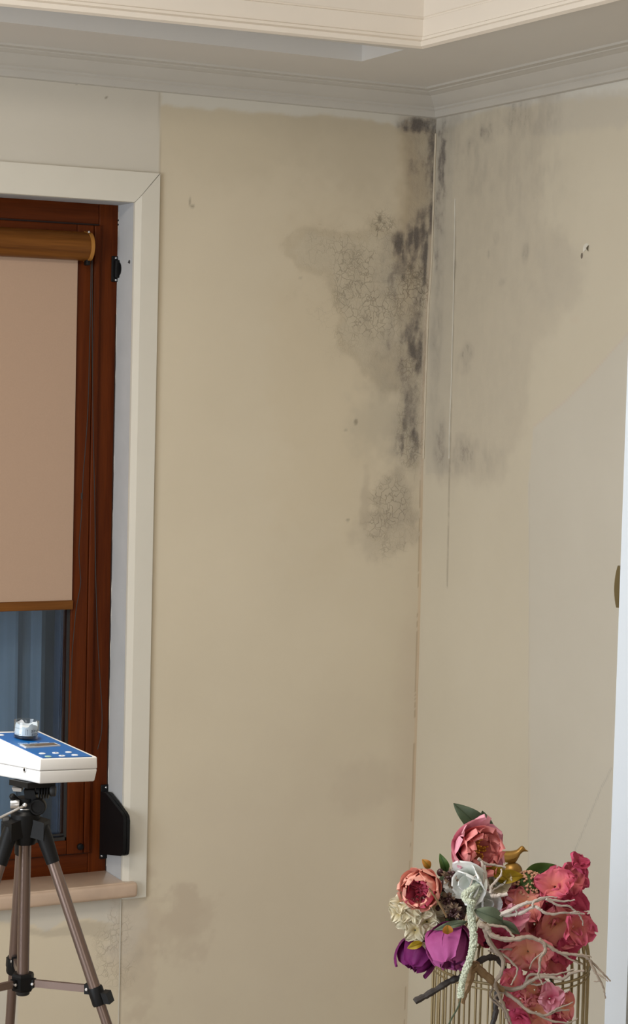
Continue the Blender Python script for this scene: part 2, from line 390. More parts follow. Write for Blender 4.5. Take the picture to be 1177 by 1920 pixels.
# ------------------------------------------------------------------ room numbers
ZC = 2.744            # soffit height
WX0, WX1 = -2.15, -0.884   # window opening along the back wall
WZ0, WZ1 = 0.652, 2.392
RECESS = 0.106
TAN = (0.66, 0.58, 0.445)
# the corner line wanders a little, as in the photo
cz = []; cx = []
for px, py in ((818, 224), (813, 380), (809, 500), (804, 560), (798, 725), (793, 897), (789.5, 1080), (785, 1250), (778, 1490), (774, 1600), (767, 1800), (763, 1919)):
    p = hit(px, py, 1, 0.0); cz.append(p[2]); cx.append(p[0])
cz = np.array(cz[::-1]); cx = np.array(cx[::-1])
def cornerx(z): return np.interp(z, cz, cx)
# ---- back wall
us = np.unique(np.round(np.concatenate([np.linspace(-4.6, -2.3, 8), [WX0], np.linspace(-2.0, -1.35, 8), np.arange(-1.3, -0.886, .006), [WX1], np.arange(-.880, -0.30, .005), np.arange(-.30, -.001, .0035), [0.0]]), 5))
zs = np.unique(np.round(np.concatenate([np.linspace(0, .12, 3), np.arange(.14, ZC, .0055), [WZ0, WZ1, ZC]]), 5))
def P3A(U, Z):
    k = np.clip((U+.35)/.35, 0, 1)          # stretch towards the wandering corner
    X = U+k*cornerx(Z); return np.stack([X, np.zeros_like(X), Z], -1)
Ug, Zg = np.meshgrid(us, zs, indexing='ij')
XA = Ug+np.clip((Ug+.35)/.35, 0, 1)*cornerx(Zg)
A = Painter(XA, Zg, TAN, lambda x, y: tuple(hit(x, y, 1, 0)[[0, 2]])); A.ex = 1.05
BIG = fbm(XA, Zg, 1.6, 5, 3)-.5
A.col *= (1+BIG[..., None]*.10)
PANEL = (0.625, 0.585, 0.51); PRIM = (0.68, 0.655, 0.59)
# pinkish older paint low and to the left, and yellowish tint by the damp
A.lay(A.emask(620, 700, 110, 330, .5, .4), (0.63, 0.535, 0.385), .45)
A.lay(A.emask(600, 1650, 330, 260, .6, .4), (0.61, 0.525, 0.42), .35)
A.lay(A.emask(460, 230, 260, 90, .6, .3), (0.56, 0.49, 0.365), .5)  # wall top darkened: shade under the soffit painted into the colour
A.lay(A.emask(670, 250, 140, 130, .5, .4), (0.52, 0.455, 0.35), .45)  # further darkening at the top, nearer the corner
# repainted panel above the window
A.lay(A.pmask([(-700, -60), (300, 160), (299, 330), (-700, 260)], .0015, 0, 0), PANEL)
# whitened band under the cornice
A.lay(A.pmask([(302, 100), (830, 130), (830, 240), (760, 236), (600, 218), (430, 207), (302, 197)], .006, .010, .006), PRIM, .9)
# below the sill: whitened panel, peeling edge, thin seam
A.lay(A.pmask([(-300, 1650), (229, 1650), (226, 1732), (185, 1728), (165, 1722), (120, 1726), (85, 1748), (66, 1735), (20, 1728), (-300, 1728)], .002, .006, .004), (0.60, 0.57, 0.51), .8)
A.lay(A.pmask([(-300, 1850), (33, 1850), (33, 2100), (-300, 2100)], .002, 0, 0), (0.62, 0.59, 0.53), .8)
A.lay(A.pmask([(20, 1726), (85, 1748), (160, 1726), (226, 1732), (224, 1765), (150, 1752), (85, 1756), (20, 1745)], .004, .012, .006), (0.46, 0.40, 0.31), .55)
for q, a in (((300, 1730, 75, 75), .4), ((265, 1800, 45, 110), .4), ((330, 1700, 35, 50), .35)):
    A.lay(A.emask(*q, .25, .9), (0.52, 0.43, 0.33), a)
A.lay(A.emask(240, 1730, 38, 60, .4, .8), (0.66, 0.62, 0.55), .35)
A.fl = np.maximum(A.fl, A.emask(215, 1790, 40, 60, .5, .9)*.3)
A.mould = np.maximum(A.mould, A.emask(262, 1790, 14, 30, .8, 1.2)*.22)
A.lay(A.pmask([(226, 1690), (229.5, 1690), (226, 1925), (222.5, 1925)], .0007, 0, 0), (0.40, 0.34, 0.26), .6)
# damp plaster
damp = A.pmask([(540, 470), (560, 444), (640, 440), (700, 424), (745, 436), (772, 300), (765, 250), (800, 232), (850, 232), (840, 880), (770, 868), (745, 740), (690, 705), (640, 640), (610, 520), (560, 500)], .02, .03, .02)
A.lay(damp, (0.50, 0.445, 0.345), .36); 
rim = damp*(1-damp)*4
A.lay(rim, (0.47, 0.39, 0.27), .35)
A.lay(A.emask(735, 700, 45, 55, .5, .7), (0.44, 0.37, 0.27), .5)
A.lay(A.emask(725, 780, 60, 70, .6, .6), (0.47, 0.42, 0.33), .5)
A.lay(A.emask(720, 1010, 62, 42, .3, .6), (0.50, 0.43, 0.33), .4)
A.lay(A.emask(740, 940, 35, 55, .4, .8), (0.45, 0.39, 0.30), .5)
A.lay(A.emask(684, 930, 9, 50, .5, .8), (0.45, 0.38, 0.29), .45)
A.lay(A.emask(690, 1475, 60, 40, .5, .7), (0.54, 0.46, 0.36), .4)
A.lay(A.emask(765, 1500, 30, 380, .7, .3), (0.58, 0.485, 0.38), .5)
A.lay(A.emask(770, 420, 34, 180, .5, .4), (0.47, 0.36, 0.22), .45)
A.fl = np.maximum(A.fl, np.maximum(A.emask(690, 540, 95, 105, .5, .5)*.55, A.emask(775, 545, 35, 60, .4, .5)*1.0))
A.fl = np.maximum(A.fl, A.emask(735, 980, 42, 75, .5, .6)*.5)
A.fl = np.maximum(A.fl, A.emask(775, 680, 30, 180, .6, .5)*.55)
A.fl = np.maximum(A.fl, A.emask(722, 440, 26, 40, .5, .5)*.9)
A.rg = np.maximum(A.rg, damp*.9); A.rg = np.maximum(A.rg, A.emask(790, 236, 40, 14, .6, .6)*2)
for q, a in (((774, 462, 34, 50), .85), ((800, 480, 22, 95), .85), ((745, 515, 30, 40), .62), ((765, 620, 40, 42), .50), ((738, 645, 26, 34), .52),
             ((790, 570, 26, 90), .50), ((785, 665, 18, 62), .68), ((770, 700, 30, 60), .55), ((765, 790, 22, 80), .50), ((765, 830, 24, 30), .60),
             ((812, 300, 16, 80), .70), ((808, 420, 14, 60), .7), ((786, 330, 18, 90), .45), ((800, 350, 24, 55), .50), ((775, 300, 12, 70), .40), ((770, 370, 16, 60), .40),
             ((790, 236, 32, 11), .80), ((815, 270, 10, 40), .9), ((796, 410, 24, 40), .62), ((740, 490, 24, 50), .42), ((705, 560, 50, 80), .20), ((700, 650, 40, 50), .18),
             ((735, 980, 42, 70), .09), ((700, 1015, 30, 20), .12), ((640, 500, 55, 60), .10), ((770, 760, 30, 160), .32)):
    q = (q[0], q[1], q[2]*1.22, q[3]*1.15); A.mould = np.maximum(A.mould, A.emask(*q, .95, .75)*a*1.05)
mn = fbm(XA*1.7, Zg, 26, 41, 5); ms = fbm(XA*2.2, Zg*.45, 40, 51, 4)
A.mould = np.clip(A.mould*(.42+.55*sstep(.22, .72, mn)+.38*sstep(.30, .75, ms)), 0, .98)
A.fl *= .35+1.1*sstep(.38, .6, fbm(XA, Zg, 18, 61, 3))
# small chips and nail marks
for x, y, rx, ry, a in ((357, 378, 1.3, 8, .8), (361, 387, 3, 2, .7), (667, 791, 3.5, 5, .7), (712, 410, 4, 7, .7), (720, 416, 5, 2.5, .6), (652, 975, 3.5, 3, .55), (563, 522, 2.5, 2.5, .4), (198, 182, 2, 2, .9), (143, 157, 1.8, 1.8, .8), (648, 806, 3, 2.5, .4)):
    A.lay(A.emask(x, y, rx, ry, .5, .3), (0.26, 0.22, 0.16), a)
# orange line of old filler running down the corner
zz = Zg; edge = cornerx(zz)-XA
A.lay((1-sstep(.006, .010, edge))*sstep(.35, .9, zz)*(1-sstep(2.40, 2.46, zz)), (0.62, 0.48, 0.33), .6)
A.lay((1-sstep(.001, .0035, np.abs(edge-.009-.003*(fbm(XA*0, zz, 8, 3)-.5))))*(fbm(XA*0, zz, 25, 4) > .42), (0.38, 0.28, 0.18), .6*(zz < 2.1))
tp = (1-sstep(.012, .020, edge+.010*(fbm(XA*0, zz, 7, 9)-.5)))*sstep(1.62, 1.72, zz)*(1-sstep(2.30, 2.40, zz)); A.lay(tp, (0.60, 0.515, 0.42), .55); A.mould *= 1-.75*tp
# hairlines: casing joint, panel joint
A.lay(A.pmask([(298.5, 160), (301.5, 160), (300.5, 330), (297.5, 330)], .0008, 0, 0), (0.44, 0.38, 0.29), .55)
wall_back = wall_grid('wall_back', us, zs, P3A, [(WX0, WX1, WZ0, WZ1)], A)

# ---- right wall
ys = np.unique(np.round(np.concatenate([np.arange(-1.0, -.002, .0045), [0.0]]), 5))
def P3B(Y, Z): return np.stack([cornerx(Z), Y, Z], -1)
Yg, Zg2 = np.meshgrid(ys, zs, indexing='ij')
B = Painter(Yg, Zg2, (0.62, 0.565, 0.455), lambda x, y: tuple(hit(x, y, 0, float(np.interp(hit(x, y, 0, 0)[2], cz, cx)))[1:3])); B.ex = 1.9
B.col *= (1+(fbm(Yg, Zg2, 1.8, 8, 3)-.5)[..., None]*.08)
GREYP = (0.60, 0.57, 0.505)
B.lay(B.pmask([(990, 2100), (990, 905), (1000, 800), (1060, 750), (1110, 700), (1180, 620), (1400, 400), (1400, 2100)], .003, .004, .002), GREYP, .75)
B.lay(B.pmask([(1060, 1620), (1105, 1540), (1145, 1440), (1300, 1200), (1300, 2100), (1060, 2100)], .003, .004, .002), (0.60, 0.565, 0.49), .7)
B.lay(B.pmask([(818, 100), (1300, 40), (1300, 165), (1177, 180), (1110, 184), (1030, 192), (930, 205), (870, 225), (818, 240)], .008, .012, .006), (0.66, 0.65, 0.61), .85)
B.lay(B.pmask([(1010, 180), (1300, 160), (1300, 225), (1060, 245), (1000, 250)], .012, .02, .01), (0.53, 0.49, 0.42), .6)
dB = B.pmask([(818, 225), (900, 205), (1028, 190), (1018, 250), (1005, 420), (1060, 440), (1085, 500), (1090, 560), (1000, 660), (985, 800), (940, 900), (850, 912), (795, 895), (800, 700)], .03, .03, .02)
B.lay(dB, (0.53, 0.475, 0.385), .52)
B.lay(B.emask(1050, 520, 35, 60, .5, .6), (0.52, 0.475, 0.40), .3)
B.rg = np.maximum(B.rg, dB*.45)
B.lay(B.pmask([(820, 240), (852, 240), (845, 890), (797, 890)], .006, .012, .008), (0.49, 0.455, 0.385), .4)
for q, a in (((960, 222, 70, 34), .40), ((925, 240, 40, 26), .46), ((880, 275, 26, 22), .40), ((890, 320, 30, 50), .32), ((850, 300, 20, 90), .32),
             ((829, 290, 9, 60), .72), ((826, 380, 12, 80), .55), ((822, 560, 9, 200), .40), ((818, 470, 12, 60), .5), ((874, 660, 13, 22), .62), ((870, 690, 16, 14), .3), ((985, 480, 6, 18), .45), ((930, 445, 5, 12), .40), ((915, 478, 3, 8), .45),
             ((826, 820, 12, 60), .48), ((835, 860, 18, 30), .38), ((860, 855, 26, 34), .45), ((905, 860, 40, 30), .30), ((940, 530, 8, 9), .35), ((900, 450, 120, 190), .13), ((900, 700, 90, 160), .10), ((955, 330, 60, 80), .24)):
    B.mould = np.maximum(B.mould, B.emask(*q, .6, .7)*a*.9)
mn = fbm(Yg*1.7, Zg2, 30, 43, 5); ms = fbm(Yg*2.4, Zg2*.35, 36, 53, 4)
B.mould = np.clip(B.mould*(.30+.7*sstep(.25, .7, mn)+.25*sstep(.35, .75, ms)), 0, .98)
B.lay(B.emask(1075, 600, 18, 8, .3, .9), (0.6, 0.5, 0.4), .2)
# cracks: a taped joint next to the corner, and a diagonal hairline low down
def crack(P, pts, w, col, a):
    poly = [P.m(*p) for p in pts]; d = np.full(P.S.shape, 9.)
    for i in range(len(poly)-1):
        ax, ay = poly[i]; bx, by = poly[i+1]; ex, ey = bx-ax, by-ay
        t = np.clip(((P.S-ax)*ex+(P.Z-ay)*ey)/(ex*ex+ey*ey), 0, 1); d = np.minimum(d, np.hypot(P.S-ax-t*ex, P.Z-ay-t*ey))
    P.lay(1-sstep(w*.4, w, d+np.abs(P.w2)*w), col, a)
crack(B, [(853, 375), (851, 560), (846, 760), (842, 900), (838, 1100)], .0045, (0.30, 0.26, 0.20), .55)
crack(B, [(1075, 1600), (1105, 1530), (1128, 1475), (1147, 1440)], .003, (0.40, 0.38, 0.34), .6)
crack(B, [(992, 905), (991, 1300), (988, 1900)], .003, (0.52, 0.475, 0.43), .5)
crack(B, [(1000, 800), (1062, 750), (1110, 700), (1177, 625)], .004, (0.60, 0.50, 0.42), .5)
ed = -Yg
B.lay((1-sstep(.004, .008, ed))*(Zg2 < 2.45), (0.62, 0.56, 0.45), .55)
wall_right = wall_grid('wall_right', ys, zs, P3B, [], B)

# the raised paper tape over the corner and the peeling joint strip (plaster relief)
def strip(name, pts, w, h, mat, label=None):
    mb = MB(); mb.tube(spline(pts, 5), [w*(.75+.5*random.random()) for _ in range((len(pts)-1)*5+1)], 6); return solo(name, mb, mat, kind='structure')
M_tape = simple('old_corner_tape', (0.55, 0.48, 0.37), 0.8, var=0.22, nscale=22, bmp=0.4)
cp = []
for py in (250, 330, 420, 500, 580, 660, 740, 800, 860):
    z = hit(810, py, 1, 0)[2]; x = float(cornerx(z)); cp.append((x-.002, -.002, z))
strip('trim_1', cp, .0032, .01, M_tape)
M_tape2 = simple('loose_paint_edge', (0.56, 0.525, 0.45), 0.8, var=0.15, nscale=25, bmp=0.4)
cp = []
for px, py in ((853, 372), (852, 450), (850, 560), (848, 640), (846, 720), (843, 800), (842, 860)):
    p = hit(px, py, 0, 0.0); x = float(cornerx(p[2])); p = hit(px, py, 0, x); cp.append((x-.0005, p[1], p[2]))
strip('trim_2', cp, .0019, .01, M_tape2)
# chipped paint flake with a dark blob for the hole beside it
pf = hit(1102, 470, 0, 0.0); fx = float(cornerx(pf[2]))
mb = MB(); G = []
for i in range(7):
    a = i/6; G.append([(fx-.001-.010*math.sin(math.pi*j/5)*a*.8, pf[1]+(.5-a)*.026*(1-.35*abs(j/5-.5)), pf[2]-.004+.016*(j/5)+.006*math.sin(a*3)) for j in range(6)])
mb.grid(G); mb.grid([[(x+.0012, y, z) for x, y, z in r] for r in G][::-1])
solo('paint_flake', mb, simple('chalky_flake', (0.74, 0.71, 0.63), .8), 'small white curled paint flake lifting off the right wall at mid height', 'paint flake')
pf = hit(1094, 480, 0, 0.0)
B_hole = MB(); B_hole.ball((fx, pf[1], pf[2]), .0045, 10, sz=1.7, sx=.4)
solo('hole_blob', B_hole, simple('hole_shadow', (0.16, 0.13, 0.10), .9), 'dark blob coloured as the shade in a plug hole, just left of the curled paint flake', 'plug hole')  # solid ball; its dark colour stands for the shade inside the hole

# ---- other walls, floor
mb = MB(); mb.box(0, .12, -6.5, -1.9, 0, ZC); mb.box(0, .12, -1.9, -1.0, 2.16, ZC); mb.box(.0, .12, -1.0, -.9999, 0, 2.16)
mb.box(1.25, 1.33, -2.6, -.3, 0, ZC); mb.box(.12, 1.33, -.38, -.3, 0, ZC); mb.box(.12, 1.33, -2.68, -2.6, 0, ZC); mb.box(.12, 1.33, -2.68, -.3, ZC, ZC+.06); solo('wall_front_right', mb, M_plain, kind='structure')
mb = MB(); mb.box(-4.72, -4.6, -6.5, 0, 0, ZC+.3); solo('wall_left', mb, M_plain, kind='structure')
mb = MB(); mb.box(-4.72, .12, -6.62, -6.5, 0, ZC+.3); solo('wall_rear', mb, M_plain, kind='structure')
mb = MB(); mb.box(-4.75, 1.33, -6.62, .14, -.1, 0); solo('floor', mb, M_floor, kind='structure')
# window wall body behind the painted face (the reveals)
mb = MB(); mb.box(-4.7, WX0, .004, .30, 0, ZC); mb.box(WX1, .12, .004, .30, 0, ZC); mb.box(WX0, WX1, .004, .30, WZ1, ZC); mb.box(WX0, WX1, .004, .30, 0, WZ0)
mb.box(.06, .12, -1, .004, 0, ZC)
solo('wall_core', mb, M_reveal, kind='structure', smooth=False)

# ---- ceiling: soffit with slot, tray with moulded edge
RA = [(-4.3, -.584), (-1.435, -.580), (-.427, -.642)]       # tray edge along the back wall
RB = [(-.427, -.642), (-.401, -1.323), (-.392, -6.2)]       # tray edge along the right wall
SX, SY0, SY1 = -.427, -.345, -.556
mb = MB(); z = ZC
def poly(mb, pts, z): mb.add([(x, y, z) for x, y in pts], [tuple(range(len(pts)))])
poly(mb, [(-4.6, SY0), (0.1, SY0), (0.1, 0.0), (-4.6, 0.0)], z)
poly(mb, [(SX, SY1), (0.1, SY1), (0.1, SY0), (SX, SY0)], z)
poly(mb, [(-4.6, -.584), (-4.3, -.584), (-1.435, -.58), (-.427, -.642), (0.1, -.642), (0.1, SY1), (-4.6, SY1)], z)
poly(mb, [(-.427, -.642), (-.401, -1.323), (-.392, -6.2), (0.1, -6.2), (0.1, -.642)], z)
poly(mb, [(-4.6, -6.2), (-4.3, -6.2), (-4.3, -.584), (-4.6, -.584)], z); poly(mb, [(-4.6, -6.5), (0.1, -6.5), (0.1, -6.2), (-4.6, -6.2)], z)
h = .11                                                     # curtain slot
mb.add([(-4.6, SY0, z), (SX, SY0, z), (SX, SY1, z), (-4.6, SY1, z), (-4.6, SY0, z+h), (SX, SY0, z+h), (SX, SY1, z+h), (-4.6, SY1, z+h)],
       [(0, 1, 5, 4), (1, 2, 6, 5), (2, 3, 7, 6), (4, 5, 6, 7)])
solo('ceiling', mb, M_ceil, kind='structure', smooth=False)
ZT = 3.06
mb = MB(); poly(mb, [(-4.4, -6.3), (-.3, -6.3), (-.3, -.5), (-4.4, -.5)], ZT); solo('ceiling_tray', mb, M_ceil, kind='structure')
ring = [(-4.3, -6.2), (-4.3, -.584), (-1.435, -.58), (-.427, -.642), (-.401, -1.323), (-.392, -6.2)]
prof = [(.028, ZC+.002), (0, ZC-.010), (-.010, ZC-.006), (-.013, ZC+.004), (-.005, ZC+.010), (-.005, ZC+.016), (.000, ZC+.019), (.000, ZC+.058), (.004, ZC+.060), (.004, ZC+.063), (.001, ZC+.065), (.001, ZT)]
def sweep(mb, ring, prof, closed=True):
    n = len(ring); L = []
    for i in range(n):
        p = np.array(ring[i]); a = np.array(ring[(i-1) % n]); b = np.array(ring[(i+1) % n])
        if not closed and i == 0: d1 = d2 = (b-p)
        elif not closed and i == n-1: d1 = d2 = (p-a)
        else: d1 = p-a; d2 = b-p
        d1 = d1/np.linalg.norm(d1); d2 = d2/np.linalg.norm(d2)
        n1 = np.array([-d1[1], d1[0]]); n2 = np.array([-d2[1], d2[0]]); nn = n1+n2; nn = nn/np.linalg.norm(nn); nn = nn/max(.3, nn@n1)
        L.append((p, nn))
    vs = []; m = len(prof)
    for p, nn in L:
        for o, z in prof: q = p+nn*o; vs.append((q[0], q[1], z))
    fs = []
    for i in range(n if closed else n-1):
        j = (i+1) % n
        fs += [(i*m+k, i*m+k+1, j*m+k+1, j*m+k) for k in range(m-1)]
    mb.add(vs, fs)
mb = MB(); sweep(mb, ring, prof)    # ring runs clockwise: +offset is outwards
solo('trim_3', mb, M_tray, kind='structure', smooth=25)
# cornice round the back and right walls; offsets from the wall
zb = 2.478+.2
cor = [(0.0, zb-.004), (.009, zb-.002), (.012, zb+.006), (.012, zb+.014), (.017, zb+.018), (.017, zb+.023), (.022, zb+.026), (.028, zb+.031), (.036, zb+.040), (.044, zb+.046), (.046, zb+.049), (.055, zb+.052), (.058, zb+.054), (.064, zb+.0555), (.066, zb+.058), (.070, zb+.059), (.078, zb+.061), (.080, ZC)]
cring = [(-4.6, 0), (float(cornerx(2.6)), 0), (float(cornerx(2.6)), -6.4)]
mb = MB(); sweep(mb, cring, [(-o, z) for o, z in cor], False)
solo('trim_4', mb, M_corn, kind='structure', smooth=25)

# ------------------------------------------------------------------ window
YF = RECESS      # plane of the outer wooden frame
def onF(px, py, y=YF): p = hit(px, py, 1, y); return p[0], p[2]
fxr = WX1+.001                                        # frame right edge
xg, _ = onF(130, 1300, YF-.006)                        # glass right edge
xs_, _ = onF(180, 1200); xs_ = onF(186, 420)[0]        # sash outer edge
_, zft = onF(222, 384); _, zfb = onF(203, 1645)
_, zsb = onF(130, 1603, YF-.006); _, zgb = onF(126, 1576, YF-.006); _, zgt = onF(100, 445, YF-.006)
_, zst = onF(186, 421)
win = bpy.data.objects.new('window_1', None); COL.objects.link(win); win.location = (WX1, YF, WZ0); tag(win, kind='structure')
wl = (WX1, YF, WZ0)
def wpart(name, mb, mat, **k): return obj(name, mb, mat, win, k.get('smooth', True), wl)
mb = MB(); mb.box(xs_, fxr, YF, YF+.06, WZ0-.002, WZ1+.002, .003); mb.box(WX0, WX0+.05, YF, YF+.06, WZ0-.002, WZ1+.002, .003); wpart('frame_stile', mb, M_wood)
mb = MB(); mb.box(WX0, xs_, YF+.0005, YF+.06, zst, WZ1+.002, .003); mb.box(WX0, xs_, YF+.0005, YF+.06, WZ0-.002, zsb, .003); wpart('frame_rail', mb, M_woodh)
x165 = onF(164, 1100, YF-.006)[0]; x177 = onF(176.5, 1100, YF-.006)[0]
mb = MB(); mb.box(xg, x165, YF-.008, YF+.05, zsb+.002, zst-.004, .002); mb.box(x165+.0015, x177, YF-.011, YF+.04, zsb+.002, zst-.004, .003); mb.box(x177+.0015, xs_-.001, YF-.006, YF+.04, zsb+.002, zst-.004, .002); wpart('sash_stile', mb, M_wood)
mb = MB(); mb.box(WX0+.05, xg-.0005, YF-.008, YF+.05, zsb+.002, zgb, .003); mb.box(WX0+.05, xg-.0005, YF-.008, YF+.05, zgt, zst-.004, .003); wpart('sash_rail', mb, M_woodh)
mb = MB(); mb.box(WX0+.05, xs_+.0005, YF+.002, YF+.03, zsb-.002, zsb+.004); mb.box(xs_-.0013, xs_+.0003, YF-.0012, YF+.03, zsb, zst); mb.box(WX0+.05, xs_, YF-.0012, YF+.03, zst-.0012, zst+.0006); mb.box(WX0+.05, xs_, YF-.0012, YF+.03, zsb-.0006, zsb+.0016); mb.box(WX0+.05, xs_, YF+.002, YF+.03, zst-.006, zst+.001)
mb.box(x165, x165+.002, YF+.002, YF+.03, zsb, zst); mb.box(x177, x177+.002, YF+.002, YF+.03, zsb, zst); mb.box(fxr-.004, fxr+.002, YF-.0015, YF, WZ0, WZ1-.28); wpart('groove', mb, M_groove)
mb = MB(); mb.box(WX0+.05, xg, YF+.012, YF+.018, zgb, zgt); wpart('pane', mb, M_glass, smooth=False)
mb = MB(); mb.box(xg-.004, xg, YF-.002, YF+.012, zgb, zgt); mb.box(WX0+.05, xg, YF-.002, YF+.012, zgb, zgb+.008); mb.box(WX0+.05, xg-.004, YF+.004, YF+.012, zgb+.012, zgb+.016); wpart('seal', mb, M_seal)
mb = MB(); xk, zk = onF(149.5, 1587, YF-.008); mb.lathe([(.008, 0), (.009, .004), (.008, .008), (.004, .010)], (xk, YF-.008, zk), (1, 0, 0), (0, 0, 1), (0, -1, 0), 18); wpart('knob', mb, M_black)
# plaster smear along the frame edge
mb = MB(); pts = [(fxr+.001, YF-.001, z+random.uniform(-.01, .01)) for z in np.linspace(WZ0+.01, WZ1-.01, 60)]
mb.tube([(p[0]+random.uniform(-.001, .001), p[1], p[2]) for p in pts], .0022, 6); solo('trim_5', mb, M_white, kind='structure')
# casing: mitred flat architrave
xo = -.8185; zo = 2.468
def casing(xi, xo, zi, zo, z0):
    prof = [(0, .0), (0, .010), (.016, .015), (.040, .0135), (.0655, .0115), (.0655, 0)]
    mb = MB(); k = (xo-xi)/.0655
    vs = []
    for o, d in prof: vs.append((xi+o*k, -d, z0))
    for o, d in prof: vs.append((xi+o*k, -d, zi+o*(zo-zi)/.0655))
    n = len(prof); mb.add(vs, [(i, i+1, n+i+1, n+i) for i in range(n-1)]+[tuple(range(n))])
    return mb
mb = casing(WX1-.001, xo, WZ1, zo, .604); solo('trim_6', mb, M_white, kind='structure', smooth=20)
mb = MB(); vs = []
prof = [(0, .0), (0, .010), (.016, .015), (.040, .0135), (.0655, .0115), (.0655, 0)]
for o, d in prof: vs.append((WX1-.0015+o*((xo-WX1)/.0655), -d, WZ1+o*(zo-WZ1)/.0655+.0006))
for o, d in prof: vs.append((WX0-o, -d, WZ1+o*(zo-WZ1)/.0655+.0006))
mb.add(vs, [(i, 6+i, 6+i+1, i+1) for i in range(5)]); solo('trim_7', mb, M_white, kind='structure', smooth=20)
mb = MB(); mb.box(WX0-.0655, WX0, -.0125, 0, .6, zo, .002); solo('trim_8', mb, M_white, kind='structure')
# marble sill
mb = MB(); mb.box(WX0-.03, WX1, -.030, YF+.02, .618, WZ0+.001, .004); mb.box(WX0-.03, WX1+.034, -.036, -.0005, .612, WZ0-.001, .009)
solo('window_sill_1', mb, M_marble, kind='structure')
mb = MB(); a = hit(226, 1700, 1, 0); mb.box(a[0]-.0012, a[0]+.0012, -.002, 0, .05, .61); solo('trim_9', mb, M_tape2, kind='structure')
# wall anchor chip in the reveal
mb = MB(); p = hit(243, 491, 0, WX1); mb.ball((WX1-.0005, p[1], p[2]), .0035, 8, sz=1.4); mb.tube([(WX1-.001, p[1], p[2]), (WX1-.007, p[1]-.006, p[2]-.002)], [.0015, .0008], 6)
solo('hook', mb, M_seal, 'tiny bent hook in the plaster reveal right of the window', 'hook')
mb = MB()
for q in ((413), (421)):
    p = hit(223.5, q, 0, WX1); mb.ball((WX1-.001, YF-.003, p[2]), .0026, 8)
solo('screw_plug', mb, M_seal, 'two small dark plug heads at the top right of the window frame', 'plug')
# what shows behind the glass: folded curtain and pleated insect screen
xsp = onF(86, 1350, .22)[0]; xsp2 = onF(103, 1350, .20)[0]
mb = MB(); G = []
xsn = np.linspace(WX0+.02, xsp, 150)
for z in (WZ0+.02, (WZ0+WZ1)/2, WZ1-.02):
    G.append([(x, .235+.014*math.sin(x*75)+.008*math.sin(x*31+1)+.004*math.sin(x*190), z) for x in xsn])
mb.grid(G); solo('curtain', mb, M_plea, 'blue grey curtain hanging in folds behind the window glass', 'curtain')
mb = MB(); n = 7
for i in range(n):
    x = xsp2+(xg+.02-xsp2)*i/n; mb.box(x, x+.005, .175+.006*(i % 2), .215, WZ0+.01, WZ1-.01, .001)
solo('insect_screen', mb, M_slat, 'folded navy pleated insect screen behind the glass beside the window stile', 'insect screen')
mb = MB(); mb.box(WX0-.2, WX1+.05, .300, .33, WZ0-.1, WZ1+.1); solo('shutter_box', mb, simple('shutter_grey', (.10, .11, .13), .7), kind='structure')

# ------------------------------------------------------------------ roller blind
YB = YF-.014
bx1, _ = onF(142, 700, YB); _, bz0 = onF(100, 1127, YB); _, bz1 = onF(100, 470, YB)
bl = Th('roller_blind', 'beige roller blind with a wood-look cassette, pulled most of the way down the window', 'blind', (-1.5, YB, bz0))
mb = MB(); mb.box(WX0+.04, bx1, YB-.0005, YB+.0008, bz0, bz1); bl.part('fabric', mb, M_fabric, False)
_, b2 = onF(100, 1143.5, YB); bbx = onF(135.3, 1135, YB)[0]; mb = MB(); mb.box(WX0+.04, bbx+.001, YB-.005, YB+.004, b2, bz0+.001, .0015); bl.part('bottom_bar', mb, M_cass)
YC = YF-.012-.03
cx1, cz1 = onF(170, 436, YC-.012); _, cz0 = onF(170, 488, YC-.012)
zc = (cz0+cz1)/2; rc = (cz1-cz0)/2
prof = [(YF-.009, cz1+.004)]+[(YF-.030-rc*.95*math.cos(a), zc+rc*math.sin(a)) for a in np.linspace(math.pi/2*.98, -math.pi/2*.98, 14)]+[(YF-.009, cz0)]
mb = MB(); mb.prism([(0, y, z) for y, z in prof], (WX0+.04, 0, 0), (cx1, 0, 0)); cas = bl.part('cassette', mb, M_cass)
mb = MB(); cap = [(y+(.0015 if y < YF-.02 else 0), z) for y, z in prof]
mb.prism([(0, YF-.009+(y-YF+.009)*1.06, zc+(z-zc)*1.05) for y, z in prof], (cx1-.001, 0, 0), (cx1+.008, 0, 0)); bl.part('end_cap', mb, M_cap, label='lighter tan curved end cap')
mb = MB(); sx_, sz_ = onF(167, 436, YC-.02); mb.ball((cx1-.004, YC-.010, cz1+.001), .0035, 10); bl.part('screw', mb, M_steel)
mb = MB(); mb.box(cx1-.004, cx1+.006, YF-.04, YF-.02, cz0-.012, cz0+.004, .002); bl.part('chain_guide', mb, M_black)
def cord(pts, r, y, part, nm='pull_cord'):
    P = []
    for px, py in pts: x, z = onF(px, py, y); P.append((x, y, z))
    mb = MB(); mb.tube(spline(P, 6), r, 6); return bl.part(nm, mb, M_seal)
cord([(171, 488), (169, 600), (165, 760), (160, 840), (156, 890), (154, 935), (152, 975), (148, 1030), (150, 1070), (151, 1095), (143, 1140), (139, 1180), (135, 1230), (133, 1290), (131, 1350)], .0011, YF-.020, bl)
cord([(173, 488), (173, 600), (174, 760), (175.5, 850), (178, 960), (179, 1060), (182, 1170), (186, 1250), (191, 1330), (190, 1375), (183, 1405)], .0011, YF-.020, bl)
mb = MB(); x, z = onF(153, 930, YF-.02); mb.tube([(x, YF-.020, z-.008), (x, YF-.020, z+.008)], .0022, 8); bl.part('cord_joiner', mb, M_seal)

